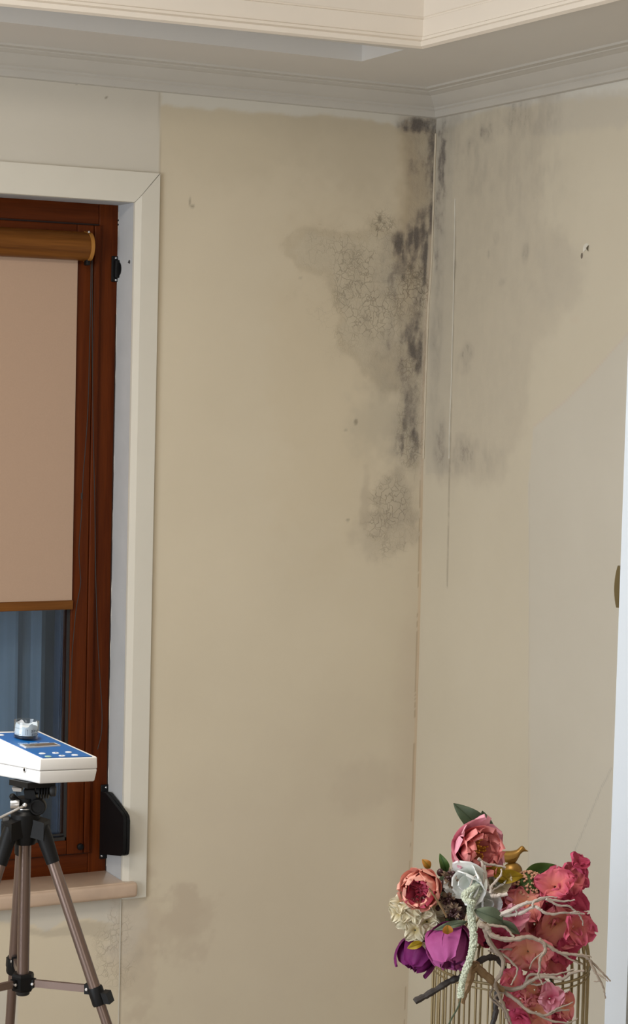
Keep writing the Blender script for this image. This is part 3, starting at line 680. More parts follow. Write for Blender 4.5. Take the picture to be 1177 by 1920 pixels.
# ------------------------------------------------------------------ shutter strap, guide and winder
gx0, gz1 = onF(208.5, 480); gx1, gz0 = onF(223.5, 529)
g = Th('strap_guide', 'small black strap guide screwed to the top right of the window frame', 'strap guide', ((gx0+gx1)/2, YF, gz0))
mb = MB(); mb.box(gx0, gx1, YF-.004, YF-.0005, gz0, gz1, .0015); mb.box(gx0+.006, gx1-.001, YF-.016, YF-.003, gz0+.010, gz1-.010, .003); g.part('plate', mb, M_black)
mb = MB(); mb.lathe([(.017, -.004), (.018, -.003), (.013, 0), (.018, .003), (.017, .004)], (gx1-.004, YF-.012, (gz0+gz1)/2), (0, 1, 0), (0, 0, 1), (1, 0, 0), 24); g.part('wheel', mb, M_black)
for py in (484, 525):
    x, z = onF(216.5, py); mb = MB(); mb.ball((x, YF-.004, z), .0030, 10, sy=.5); g.part('screw', mb, M_steel)
wx0, wz1 = onF(191, 1471); wx1, wz0 = onF(208, 1608); wx0b = onF(181.5, 1600)[0]
w = Th('strap_winder', 'black plastic strap winder fixed to the lower right of the window frame', 'strap winder', ((wx0+wx1)/2, YF, wz0))
mb = MB(); mb.box(wx0-.004, wx1, YF-.005, YF-.0005, wz0, wz1, .0015); mb.box(wx1-.012, -.8885, YF-.016, YF-.001, wz0+.016, wz1-.02, .002); w.part('plate', mb, M_black)
zt = wz1-.012
def prof_w(s, x):
    P = [(YF-.004, wz0+.014), (YF-.004, zt-.006), (YF-.040, zt-.002), (YF-.092, wz1-.028), (YF-.150, wz1-.044), (YF-.163, wz1-.051), (YF-.168, wz1-.062), (YF-.168, wz0+.060), (YF-.163, wz0+.047), (YF-.150, wz0+.041)]
    return [(x, YF-.004+(y-YF+.004)*s, (wz0+wz1)/2+(z-(wz0+wz1)/2)*(.985 if s < 1 else 1)) for y, z in P]
xb = -.8875-.018
mb = MB(); mb.prism(prof_w(1, xb), (0, 0, 0), (.008, 0, 0)); mb.prism(prof_w(.97, xb), (.008, 0, 0), (.0095, 0, 0)); mb.prism(prof_w(1, xb), (.0095, 0, 0), (.018, 0, 0)); w.part('housing', mb, M_black)
for px, py in ((197.5, 1476), (189.5, 1604)):
    x, z = onF(px, py); mb = MB(); mb.ball((x, YF-.005, z), .0030, 10, sy=.5); w.part('screw', mb, M_steel)
mb = MB(); mb.box(gx1-.0035, gx1-.0020, YF-.022, YF-.008, wz1-.018, gz0+.012)
solo('shutter_strap', mb, M_seal, 'long black shutter strap running down the right edge of the window frame', 'strap')

# ------------------------------------------------------------------ door leaf with brass handle
d = np.array([.583, .70, 0]); d /= np.linalg.norm(d)
nl = (-.583, -1.70)
e = np.array([d[1], -d[0], 0])
L = .905; t = .040
pA = np.array([-.583, -1.70, 0])
dr = bpy.data.objects.new('door_1', None); COL.objects.link(dr); dr.location = (-.02, -1.02, 0); tag(dr, kind='structure'); dl = (-.02, -1.02, 0)
mb = MB(); b = .0015
out = [pA, pA+e*t, pA+e*t+d*L, pA+d*L]
mb.prism(out, (0, 0, .008), (0, 0, 2.12)); obj('leaf', mb, M_door, dr, False, dl)
mb = MB(); q0 = hit(1150, 1062, 1, -1.66); q1 = hit(1148, 1140, 1, -1.66)
z0, z1 = q1[2], q0[2]
c = pA+d*.055
P = []
for k in range(11):
    a = k/10; zz_ = z0+(z1-z0)*a; bulge = .0135-.005*(2*a-1)**2; P.append((bulge, zz_))
pts = [np.array([c[0], c[1], 0])-e*o+np.array([0, 0, z]) for o, z in P]+[np.array([c[0], c[1], z1]), np.array([c[0], c[1], z0])]
mb.prism(pts, -d*.006, d*.012); obj('handle', mb, M_brass, dr, True, dl, label='curved brass pull handle')
mb = MB(); mb.box(-.012, .13, -1.005, -.999, 0, 2.16); mb.box(-.012, .13, -1.905, -1.895, 0, 2.16); mb.box(-.012, .13, -1.9, -1.0, 2.14, 2.16); solo('trim_10', mb, M_white, kind='structure')

# ------------------------------------------------------------------ measuring device on tripod
DEP = 3.2
P0 = W(72.91, 1469.92, DEP); psi, ta, tb = .2471, -.0566, -.0790
e1 = np.array([math.cos(psi), math.sin(psi), 0]); e2 = np.array([-math.sin(psi), math.cos(psi), 0]); e3 = np.array([0, 0, 1.])
e1, e3 = math.cos(tb)*e1+math.sin(tb)*e3, -math.sin(tb)*e1+math.cos(tb)*e3
e2, e3 = math.cos(ta)*e2+math.sin(ta)*e3, -math.sin(ta)*e2+math.cos(ta)*e3
DW, DL, H1, H2 = .1141, .1751, .0402, .0676
def D(a, b, c): return P0+e1*a+e2*b+e3*c
TN = np.cross(e1, e2*DL+e3*(H2-H1)); TN /= np.linalg.norm(TN)      # top face normal
T2 = (e2*DL+e3*(H2-H1)); T2 /= np.linalg.norm(T2)
PT = D(0, 0, H1)
def onT(px, py, lift=0.0):
    r_ = ray(px, py); t_ = ((PT+TN*lift-CAM)@TN)/(r_@TN); q = CAM+r_*t_; return q
dev = Th('measuring_device', 'white handheld measuring device with a blue keypad, lying on the tripod head', 'measuring device', D(DW/2, DL/2, 0))
import bmesh
def hull_bevel(corners, faces, bev, seg=3):
    bm = bmesh.new(); vs = [bm.verts.new(tuple(c)) for c in corners]
    for f in faces: bm.faces.new([vs[i] for i in f])
    bmesh.ops.recalc_face_normals(bm, faces=bm.faces[:])
    bmesh.ops.bevel(bm, geom=bm.edges[:], offset=bev, segments=seg, profile=.5, affect='EDGES'); bm.verts.index_update()
    mb = MB(); mb.add([v.co[:] for v in bm.verts], [tuple(v.index for v in f.verts) for f in bm.faces]); bm.free(); return mb
BF = [(0, 1, 2, 3), (4, 5, 6, 7), (0, 1, 5, 4), (1, 2, 6, 5), (2, 3, 7, 6), (3, 0, 4, 7)]
sm = .0205; ins = .0012
lo = [D(.002, .002, 0), D(DW-.003, .002, 0), D(DW-.003, DL, 0), D(.002, DL, 0), D(0, 0, sm), D(DW, 0, sm), D(DW, DL, sm), D(0, DL, sm)]
dev.part('lower_shell', hull_bevel(lo, BF, .0025), M_dev, 30)
hi = [D(0, 0, sm+.0006), D(DW, 0, sm+.0006), D(DW, DL, sm+.0006), D(0, DL, sm+.0006), D(.001, .001, H1), D(DW-.001, .001, H1), D(DW-.001, DL, H2), D(.001, DL, H2)]
dev.part('upper_shell', hull_bevel(hi, BF, .0022), M_dev, 30)
sl = [D(ins, ins, sm-.003), D(DW-ins, ins, sm-.003), D(DW-ins, DL-ins, sm-.003), D(ins, DL-ins, sm-.003), D(ins, ins, sm+.003), D(DW-ins, ins, sm+.003), D(DW-ins, DL-ins, sm+.003), D(ins, DL-ins, sm+.003)]
mb = MB(); mb.add(sl, BF); dev.part('seam', mb, M_devseam, False)
def topbox(quad, h0, h1, mat, name, parent=None, bev=0):
    q = [np.array(p) for p in quad]; mb = MB(); mb.prism(q, TN*h0, TN*h1); return dev.part(name, mb, mat, False, parent)
def tl(a, b): return PT+e1*a+T2*b       # coordinates on the sloping top
TLn = math.hypot(DL, H2-H1)
kp = topbox([tl(.0065, .0026), tl(DW-.0105, .0026), tl(DW-.0105, TLn-.012), tl(.0065, TLn-.012)], -.0005, .0009, M_blue, 'keypad')
def toploc(px, py):
    q = onT(px, py, .001)-PT; return q@e1, q@T2
a = [toploc(x/5.885, 1330+y/5.885) for x, y in ((285, 432), (668, 408), (600, 380), (215, 397))]
topbox([tl(*p) for p in a], .0008, .0030, M_lcdf, 'display_frame')
ctr = np.mean(a, 0); a2 = [tuple(ctr+(np.array(p)-ctr)*np.array([.90, .80])) for p in a]
topbox([tl(*p) for p in a2], .0028, .0033, M_lcd, 'display')
for i, (x, y, col) in enumerate(((465, 490, 0), (612, 484, 0), (755, 475, 0), (530, 522, 1), (683, 515, 0), (825, 507, 0))):
    u, v = toploc(x/5.885, 1330+y/5.885); mb = MB()
    mb.lathe([(.0048, 0), (.0050, .0006), (.0044, .0012)], tl(u, v)+TN*.0008, e1, T2, TN, 24, 1.25, .80)
    bt = dev.part('button', mb, (M_btn, M_btng)[col], label='green button' if col else None)
    if i in (1, 4):
        s = .0017 if i == 1 else -.0017; mb = MB(); mb.prism([tl(u-.0016, v-s), tl(u+.0016, v-s), tl(u, v+s)], TN*.0018, TN*.0022); dev.part('arrow', mb, M_ink, False, bt)
u, v = toploc(6/5.885, 1330+285/5.885); mb = MB(); mb.lathe([(.0055, 0), (.0057, .0006), (.005, .0012)], tl(max(u, .014), v)+TN*.0008, e1, T2, TN, 24, 1.2, .8); dev.part('button', mb, M_btn)
# faint print lines over the display
mb = MB()
u, v = toploc(200/5.885, 1330+379/5.885); u2, v2 = toploc(545/5.885, 1330+363/5.885)
k = 16
for i in range(k):
    if i in (5, 10): continue
    p = u+(u2-u)*i/k; mb.prism([tl(p, v-.001+(v2-v)*i/k), tl(p+(u2-u)/k*.7, v-.001+(v2-v)*i/k), tl(p+(u2-u)/k*.7, v+.0012+(v2-v)*i/k), tl(p, v+.0012+(v2-v)*i/k)], TN*.0009, TN*.0012)
dev.part('print', mb, M_inkw, False)
# jack on the left flank
pj = CAM+ray(47, 1443.5)*(((P0-CAM)@e1)/(ray(47, 1443.5)@e1))
mb = MB(); mb.lathe([(.0042, -.001), (.0042, .0012), (.0034, .0016), (.0030, .0012)], pj, e2, e3, -e1, 20); jk = dev.part('socket', mb, M_steel)
mb = MB(); mb.lathe([(.0022, 0), (.0022, .0019)], pj, e2, e3, -e1, 16); dev.part('socket_hole', mb, M_black, parent=jk)

# the sample jar
jb = onT(47.5, 1383, .001); Zj = (TN*.5+np.array([0, 0, 1.])*.5); Zj /= np.linalg.norm(Zj); Xj = np.cross(Zj, (0, 1, 0)); Xj /= np.linalg.norm(Xj); Yj = np.cross(Zj, Xj)
jb = onT(47.5, 1384, .001)+TN*.001; rj = .0208; hj = .0285
jar = Th('sample_jar', 'small clear glass jar with a paper label, standing on the measuring device', 'jar', jb)
mb = MB(); mb.lathe([(rj-.001, .0), (rj, .001), (rj, hj), (rj-.0015, hj+.0006), (rj-.0018, hj), (rj-.0018, .0020), (.001, .0020)], jb, Xj, Yj, Zj, 40); jar.part('jar_wall', mb, M_jar, 40)
mb = MB(); mb.lathe([(rj-.0022, .0021), (rj-.0022, .0062), (.002, .0070)], jb, Xj, Yj, Zj, 32); jar.part('dark_grains', mb, M_dark)
mb = MB(); G = []
for k in range(36):
    a = 2*math.pi*k/36; top = hj-.006+.0022*math.sin(a*4)+(.003 if k % 9 < 2 else 0)
    G.append([jb+(Xj*math.cos(a)+Yj*math.sin(a))*(rj-.0021)+Zj*z for z in (.006, top)])
G.append(G[0]); mb.grid(G); jar.part('paper_label', mb, M_paper)
mb = MB(); mb.lathe([(rj-.0035, .0068), (rj-.003, hj-.011), (.001, hj-.009)], jb, Xj, Yj, Zj, 28); jar.part('white_filling', mb, M_paper)
# print on the label, facing the camera
toC = CAM-jb; toC = toC-Zj*(toC@Zj); toC /= np.linalg.norm(toC); side = np.cross(Zj, toC)
def on_label(ang, h): return jb+(toC*math.cos(ang)+side*math.sin(ang))*(rj+.0002)+Zj*h
mb = MB()
def mark(a0, a1, h0, h1):
    G = [[on_label(a, h) for h in (h0, h1)] for a in np.linspace(a0, a1, 6)]; mb.grid(G)
mark(-1.05, -.35, .0178, .0182); mark(-.9, -.35, .0078, .0082)
for k in range(5): mark(-.02+.0, .02, .0085+k*.0022, .0098+k*.0022)
mark(.10, .13, .008, .018); mark(.06, .17, .016, .0163)
for r_, (h0, n) in enumerate(((.0095, 4), (.0072, 5))):
    for k in range(n): mark(.50+k*.17, .50+k*.17+.12, h0, h0+.0012)
def textmesh(txt, size):
    cu = bpy.data.curves.new('t', 'FONT'); cu.body = txt; cu.size = size; cu.extrude = 0.0
    o = bpy.data.objects.new('t', cu); COL.objects.link(o); dg = bpy.context.evaluated_depsgraph_get(); me = o.evaluated_get(dg).to_mesh()
    vs = [tuple(v.co) for v in me.vertices]; fs = [tuple(p.vertices) for p in me.polygons]; o.evaluated_get(dg).to_mesh_clear()
    bpy.data.objects.remove(o); bpy.data.curves.remove(cu); return vs, fs
vs, fs = textmesh('air-q', .0085)
mb.add([on_label(.42+x/rj, .0128+y) for x, y, z in vs], fs); jar.part('print', mb, M_ink, False)

# tripod
R0 = np.array([math.cos(YAW), -math.sin(YAW), 0]); F0 = np.array([math.sin(YAW), math.cos(YAW), 0]); UP = np.array([0, 0, 1.])
TC = W(45, 1840, 3.27); 
def TP(px, py):                                     # point of the tripod's central plane
    r_ = ray(px, py); t_ = ((TC-CAM)@F0)/(r_@F0); return CAM+r_*t_
top = TP(50, 1548); TC = np.array([(TP(45, 1700))[0], (TP(45, 1700))[1], TC[2]])
zc_ = TC[2]; ztop = TP(50, 1535)[2]
tr = Th('tripod', 'bronze and black camera tripod standing in front of the window', 'tripod', (TC[0], TC[1], 0))
mb = MB(); mb.tube([(TC[0], TC[1], zc_-.018), (TC[0], TC[1], ztop)], .0100, 24); tr.part('centre_column', mb, M_bronze)
mb = MB(); mb.lathe([(.010, -.022), (.0115, -.020), (.0115, -.012)], (TC[0], TC[1], zc_), n=24); tr.part('column_cap', mb, M_black2)
z1 = TP(50, 1568)[2]; z2 = TP(50, 1520)[2]
mb = MB(); mb.lathe([(.017, z1-.012), (.020, z1), (.024, z2-.016), (.024, z2-.004), (.020, z2), (.018, z2+.002)], (TC[0], TC[1], 0), n=30)
angs = [math.radians(a) for a in (-15, 105, -135)]
tt = .383
dirs = []
for a in angs:
    hdir = R0*math.cos(a)+F0*math.sin(a); dirs.append(hdir)
    c = np.array([TC[0], TC[1], 0])+hdir*.026; s = np.cross(UP, hdir)
    mb.prism([c-s*.014-hdir*.02+UP*(z1+.004), c+s*.014-hdir*.02+UP*(z1+.004), c+s*.014+hdir*.012+UP*(z1-.002), c-s*.014+hdir*.012+UP*(z1-.002)], (0, 0, 0), (0, 0, .030))
tr.part('shoulder', mb, M_black, 40)
zh = z1+.012
col = MB(); col.lathe([(.0175, -.014), (.019, -.010), (.019, .010), (.0175, .014)], (TC[0], TC[1], zc_), n=6)
cp_ = tr.part('brace_collar', col, M_black, False)
for i, hd in enumerate(dirs):
    hub = np.array([TC[0], TC[1], zh])+hd*.030
    ld = hd*tt-UP; ld /= np.linalg.norm(ld); foot = hub+ld*((zh-.02)/-ld[2])
    s = np.cross(UP, hd)
    zk = zc_+.004-.006; K = hub+ld*((zh-zk)/-ld[2])     # clamp place
    mb = MB(); mb.tube([hub-ld*.006, hub+ld*.014, hub+ld*.055], [.0120, .0130, .0112], 20); tr.part('leg_joint', mb, M_black)
    mb = MB(); mb.tube([hub+ld*.05, K+ld*.006], .0096, 24); leg = tr.part('leg', mb, M_bronze)
    mb = MB(); mb.tube([K, K+ld*.30], .0082, 20); mb.tube([K+ld*.29, foot-ld*.01], .0068, 20); tr.part('leg_extension', mb, M_bronze, parent=leg)
    mb = MB(); mb.tube([K-ld*.006, K-ld*.003, K+ld*.021, K+ld*.024], [.0118, .0126, .0126, .0118], 22)
    cq = K+ld*.009+hd*.016; mb.prism([cq-s*.011-ld*.009, cq+s*.011-ld*.009, cq+s*.011+ld*.009, cq-s*.011+ld*.009], -hd*.004, hd*.006)
    tr.part('clamp', mb, M_black, 40, parent=leg)
    mb = MB(); mb.tube([foot-ld*.03, foot-ld*.012, foot+UP*0], [.010, .011, .012], 16); tr.part('foot', mb, M_black2, parent=leg)
    a0 = np.array([TC[0], TC[1], zc_-.001])+hd*.017; a1 = K-hd*.014+UP*.002
    dd = (a1-a0)/np.linalg.norm(a1-a0); nn = np.cross(s, dd)
    mb = MB(); mb.prism([a0-s*.0032-nn*.006, a0+s*.0032-nn*.006, a0+s*.0032+nn*.006, a0-s*.0032+nn*.006], (0, 0, 0), a1-a0); br = tr.part('brace', mb, M_bronze, False)
    mb = MB(); mb.prism([a1-s*.006-nn*.008, a1+s*.006-nn*.008, a1+s*.006+nn*.008, a1-s*.006+nn*.008], -dd*.004, dd*.016); tr.part('brace_hinge', mb, M_black, False, parent=br); mb = MB(); mb.prism([a0-s*.006-nn*.007, a0+s*.006-nn*.007, a0+s*.006+nn*.007, a0-s*.006+nn*.007], -dd*.012, dd*.004); tr.part('brace_hinge', mb, M_black, False, parent=br)
    for q in (a0+dd*.002, a1):
        mb = MB(); mb.tube([q-s*.0078, q-s*.0070, q+s*.0070, q+s*.0078], [.0016, .0026, .0026, .0016], 10); tr.part('rivet', mb, M_steel, parent=br)
# head
b0 = np.array([TC[0], TC[1], z2]); CD = -F0
mb = MB(); mb.lathe([(.019, 0), (.019, .004), (.012, .006), (.012, .014), (.016, .016), (.016, .022)], b0, n=28); hd_ = tr.part('pan_collar', mb, M_black, 40)
mb = MB(); mb.lathe([(.0165, 0), (.0165, .0018)], b0+UP*.004, n=28); tr.part('collar_ring', mb, M_steel, 40)
hb = TP(62, 1500)
mb = MB(); c0 = TP(54, 1495)
def hp(px, py, f=0.0): return TP(px, py)+CD*f
mb.prism([hp(43, 1518, 0), hp(72, 1518, 0), hp(69, 1490, 0), hp(66, 1479, 0), hp(46, 1479, 0), hp(49, 1495, 0)], CD*-.014, CD*.012)
tr.part('tilt_head', mb, M_black, 40)
mb = MB(); mb.lathe([(.0125, -.004), (.0135, -.002), (.0135, .010), (.0122, .012), (.0100, .012), (.0100, .010), (.001, .010)], hp(73, 1509, .008), R0, UP, CD, 32); tr.part('tilt_disc', mb, M_black, 30)
dz = D(DW/2, DL/2, 0)
Hc = TP(60, 1480); qa = float((Hc-P0)@e1); qb = float((Hc-P0)@e2)
mb = MB(); mb.prism([D(qa+u*.027, qb+v*.027, -.0006) for u, v in ((-1, -1), (1, -1), (1, 1), (-1, 1))], (0, 0, 0), -e3*.009); tr.part('quick_plate', mb, M_black, False)
mb = MB(); mb.prism([hp(26, 1472, .02), hp(44, 1473, .02), hp(44, 1479, .02), hp(29, 1478, .02)], CD*-.02, CD*.004); tr.part('plate_lever', mb, M_steel, False)
kb = hp(88, 1484, .004)
mb = MB(); mb.tube([hp(68, 1482, .004), hp(97, 1482, .004)], .006, 16); tr.part('clamp_bolt', mb, M_black)
for k in range(4):
    c = hp(76+k*5, 1484, .006); mb = MB(); mb.lathe([(.010, -.0011), (.0108, 0), (.010, .0011)], c, UP, CD, R0, 20); tr.part('clamp_fin', mb, M_black)
mb = MB(); mb.lathe([(.008, 0), (.009, .002), (.009, .008), (.0075, .010)], hp(94, 1482, .004), UP, CD, R0, 18); tr.part('clamp_knob', mb, M_black2)
mb = MB(); mb.lathe([(.007, 0), (.009, .006), (.0085, .014)], hp(40, 1504, .018), UP, CD, -R0, 18); tr.part('lock_knob', mb, M_steel)
mb = MB(); mb.tube([hp(52, 1503, .030), hp(-12, 1523, .10)], .0022, 12); ph = tr.part('pan_handle', mb, M_steel)
mb = MB(); mb.tube([hp(8, 1517, .078), hp(5, 1518, .08), hp(-70, 1541, .16)], [.005, .0082, .0085], 16); tr.part('handle_grip', mb, M_black2, parent=ph)
mb = MB(); mb.ball(hp(52, 1502, .031), .004, 12); tr.part('handle_bolt', mb, M_steel, parent=ph)
mb = MB(); mb.tube([hp(37, 1500, .012), hp(27, 1489, .020)], [.004, .0052], 12); mb.ball(hp(27, 1489, .020), .0055, 10); tr.part('side_knob', mb, M_black)
mb = MB(); mb.lathe([(.009, 0), (.010, .003), (.010, .010), (.008, .012)], hp(20, 1539, .010), UP, CD, -R0, 20); tr.part('shoulder_knob', mb, M_black2)
#@F0@
# ------------------------------------------------------------------ birdcage on a round table
R3 = RR; U3 = np.array([0, 0, 1.0]); C3 = -F0                    # right, up, towards the viewer's side of the room
CGD = 3.40
cg = W(957, 1805, CGD); cgx, cgy, cgz = cg; CR = 145/F*CGD
apex = W(957, 1648, CGD)[2]
zbase = .70
tb_ = Th('side_table', 'dark round pedestal table carrying the birdcage', 'table', (cgx, cgy, 0))
mb = MB(); mb.lathe([(.19, zbase-.030), (.20, zbase-.024), (.20, zbase-.006), (.195, zbase-.002)], (cgx, cgy, 0), n=48); tb_.part('table_top', mb, M_table)
mb = MB(); mb.lathe([(.030, .04), (.022, .2), (.028, .45), (.05, zbase-.03)], (cgx, cgy, 0), n=24); tb_.part('pedestal', mb, M_table)
mb = MB(); mb.lathe([(.15, 0), (.155, .01), (.13, .03), (.03, .05)], (cgx, cgy, 0), n=40); tb_.part('foot', mb, M_table)
cage = Th('birdcage', 'antique gold wire birdcage with a domed top half hidden by artificial flowers', 'birdcage', (cgx, cgy, zbase-.002))
mb = MB(); mb.lathe([(CR+.006, zbase-.002), (CR+.009, zbase+.008), (CR+.004, zbase+.016), (.01, zbase+.016)], (cgx, cgy, 0), n=56); cage.part('tray', mb, M_cage)
NB = 38
for k in range(NB):
    a = 2*math.pi*(k+.35)/NB; dx, dy = math.cos(a), math.sin(a)
    pts = [(cgx+dx*CR, cgy+dy*CR, z) for z in np.linspace(zbase+.012, cgz+.01, 4)]
    for t_ in np.linspace(.08, .96, 9):
        th = t_*math.pi/2; pts.append((cgx+dx*CR*math.cos(th), cgy+dy*CR*math.cos(th), cgz+.01+(apex-cgz-.01)*math.sin(th)))
    mb = MB(); mb.tube(pts, .0017 if k % 2 else .0022, 7); cage.part('bar', mb, M_cage)
for z, rr_, w_ in ((cgz, CR+.0015, .0024), (cgz-.010, CR+.0012, .0016), (cgz-.155, CR+.0015, .0022), (zbase+.03, CR+.0015, .0022)):
    mb = MB(); mb.tube([(cgx+rr_*math.cos(a), cgy+rr_*math.sin(a), z) for a in np.linspace(0, 2*math.pi, 73)], w_, 7, cap=False); cage.part('hoop', mb, M_cage)
# finial: ball with a small bird
fin = W(961, 1633, CGD-.005); 
mb = MB(); mb.ball(fin, .0165, 24, sz=.92); mb.lathe([(.010, -.022), (.012, -.016), (.006, -.010)], fin, n=20); fb = cage.part('finial_ball', mb, M_gold)
def bird():
    o = W(958, 1605, CGD-.005); X = R3; Y = U3; Z = C3
    prof = []   # body along X: (x, y centre, ry, rz)
    S = [(-.0265, .0075, .0010, .002), (-.0235, .0055, .0030, .0035), (-.0180, .0030, .0058, .0062), (-.0110, .0000, .0086, .0085), (-.0040, -.0020, .0105, .0102), (.0030, -.0022, .0112, .0105), (.0085, .0002, .0102, .0092), (.0125, .0050, .0082, .0075), (.0152, .0095, .0068, .0066), (.0185, .0120, .0058, .0060), (.0215, .0118, .0040, .0045), (.0240, .0098, .0020, .0022), (.0285, .0082, .0006, .0008)]
    G = []
    for x, y, ry, rz in S:
        G.append([o+X*x+Y*(y+ry*math.sin(a))+Z*(rz*math.cos(a)) for a in np.linspace(0, 2*math.pi, 21)])
    mb = MB(); mb.grid(G); b = cage.part('bird_ornament', mb, M_gold, parent=fb, label='small gold bird perched on the ball')
    mb = MB(); G = []
    for i, t_ in enumerate(np.linspace(0, 1, 9)):
        wv_ = math.sin(math.pi*t_)**.6; x = -.0235+.030*t_
        G.append([o+X*x+Y*(.004-.0095*j/6*wv_-.004*math.sin(t_*2.4))+Z*(.0098+.0016*math.sin(math.pi*j/6)-abs(t_-.6)*.006) for j in range(7)])
    mb.grid(G); cage.part('wing', mb, M_gold, parent=fb)
    mb = MB(); G = []
    for t_ in np.linspace(0, 1, 6): G.append([o+X*(-.014-.023*t_)+Y*(.002+.011*t_)+Z*(.0055*(1-t_*.75))*s for s in (-1, 0, 1)])
    G2 = [[p+Y*.0016 for p in r] for r in G]; mb.grid(G); mb.grid(G2); cage.part('tail', mb, M_gold, parent=fb)
    mb = MB(); mb.tube([o+X*.001+Y*-.012, W(961, 1621, CGD-.005)], [.004, .006], 10); cage.part('perch', mb, M_gold, parent=fb)
bird()

# ------------------------------------------------------------------ petals
def petal(L, Wd, th0, th1, rb=.004, flat=1.0, ruf=.0, seed=0, nv=12, nu=15, tipw=.55, notch=.0, wav=3.0, curl=0.0, edge=0.0):
    """one petal growing from the axis: angles measured from the axis; returns points[nv][nu] (x out, y across, z along axis), tints"""
    rs = random.Random(seed); ph = rs.uniform(0, 6.28); ph2 = rs.uniform(0, 6.28)
    r, z = rb, 0.0; rows = []; tint = []
    for i in range(nv):
        v = i/(nv-1); th = th0+(th1-th0)*v+curl*max(0, v-.7)*3
        if i: r += L/(nv-1)*math.sin(th); z += L/(nv-1)*math.cos(th)
        w_ = Wd*(math.sin(math.pi*min(1, .10+.90*v)**.85)**.55 if v < .999 else 0)*1.0
        if v > .75: w_ = max(w_, Wd*tipw*math.sqrt(max(0, 1-((v-.75)/.25)**2.6))+Wd*.10)
        row = []
        nr, nz = math.cos(th), -math.sin(th)        # outward normal of the spine
        for j in range(nu):
            u = -1+2*j/(nu-1); y = u*w_; rc = max(.006, abs(r))*(1)+flat*L
            a = y/rc; x_ = r-rc+rc*math.cos(a); y_ = rc*math.sin(a)
            lift = edge*L*(abs(u)**3)*math.sin(math.pi*min(1, v*.9+.1))
            d = lift+ruf*v**1.6*(math.sin(u*wav*1.7+ph)*.6+math.sin(u*wav*3.1+ph2+v*2)*.4)*L + ruf*.10*L*v*v*(rs.random()-.5)
            back = -notch*L*math.exp(-(u*3)**2)*(v > .95)
            row.append((x_+nr*d+back*math.sin(th), y_, z+nz*d+back*math.cos(th))); tint.append(min(1, max(0, v*1.05-.08+.15*abs(u))))
        rows.append(row)
    return rows, tint
def frame(axis, up=(0, 0, 1)):
    z = Vector(tuple(axis)).normalized(); x = Vector(tuple(up)).cross(z)
    if x.length < .1: x = Vector((1, 0, 0)).cross(z)
    x.normalize(); y = z.cross(x); m = Matrix((x, y, z)).transposed(); return m.to_4x4()
def place(root, px, py, dep, axis, roll=0.0, s=1.0):
    p = W(px, py, dep); root.matrix_world = Matrix.Translation(Vector(tuple(float(c) for c in p))) @ frame(axis) @ Matrix.Rotation(roll, 4, 'Z') @ Matrix.Scale(s, 4)
def petal_obj(parent, mat, rot, rows, tint, name='petal', tilt=0.0, off=0.0):
    c, s = math.cos(rot), math.sin(rot); mb = MB()
    mb.grid([[(x*c-y*s, x*s+y*c, z+off) for x, y, z in row] for row in rows])
    return obj(name, mb, mat, parent, 60, tint=tint)
def peony(label, R, px, py, dep, axis, layers, roll=0, mats=None, stamens=False, core=None, seed=1, group=None, calyx=None, edge=0.0):
    """layers: (n, L, W, th0deg, th1deg, flat, ruffle, material)"""
    rt = thing('peony', label, 'flower', (0, 0, 0), group); k = seed*100
    for li, (n, L, Wd, t0, t1, fl, rf, mt) in enumerate(layers):
        for i in range(n):
            k += 1; rs = random.Random(k)
            rows, tn = petal(L*R*rs.uniform(.92, 1.08), Wd*R*rs.uniform(.9, 1.1), math.radians(t0+rs.uniform(-6, 6)), math.radians(t1+rs.uniform(-8, 8)), R*.06, fl, rf, k, notch=rs.choice((0, .05, .09)), curl=rs.uniform(-.1, .3), edge=edge)
            petal_obj(rt, mt, 2*math.pi*(i+.5*(li % 2))/n+rs.uniform(-.15, .15), rows, tn, off=-R*.25+li*R*.02)
    if core:
        mb = MB(); tn = []
        for i in range(26):
            rs = random.Random(k+i*7); rows, t_ = petal(R*rs.uniform(.42, .62), R*.20, math.radians(rs.uniform(5, 35)), math.radians(rs.uniform(-40, 30)), R*rs.uniform(.02, .34), .3, .28, k+i, nv=6, nu=7)
            a = rs.uniform(0, 6.28); c, s = math.cos(a), math.sin(a); mb.grid([[(x*c-y*s, x*s+y*c, z-R*.1) for x, y, z in row] for row in rows]); tn += t_
        obj('inner_petals', mb, core, rt, 60, tint=tn)
    if stamens:
        mb = MB()
        for i in range(46):
            a = random.uniform(0, 6.28); r = R*.34*math.sqrt(random.random()); l = R*random.uniform(.30, .5)
            b = (r*.5*math.cos(a), r*.5*math.sin(a), -R*.05); t_ = (r*1.15*math.cos(a), r*1.15*math.sin(a), l)
            mb.tube([b, t_], R*.012, 4); mb.ball(t_, R*.035, 6)
        obj('stamens', mb, M_stam, rt)
    mb = MB(); mb.lathe([(R*.05, -R*.7), (R*.06, -R*.45), (R*.20, -R*.32), (R*.16, -R*.22)], n=12); obj('calyx', mb, calyx or M_leafg, rt, tint=[.5]*(12*4))
    place(rt, px, py, dep, axis, roll); return rt
def ax(r, u, c): return R3*r+U3*u+C3*c

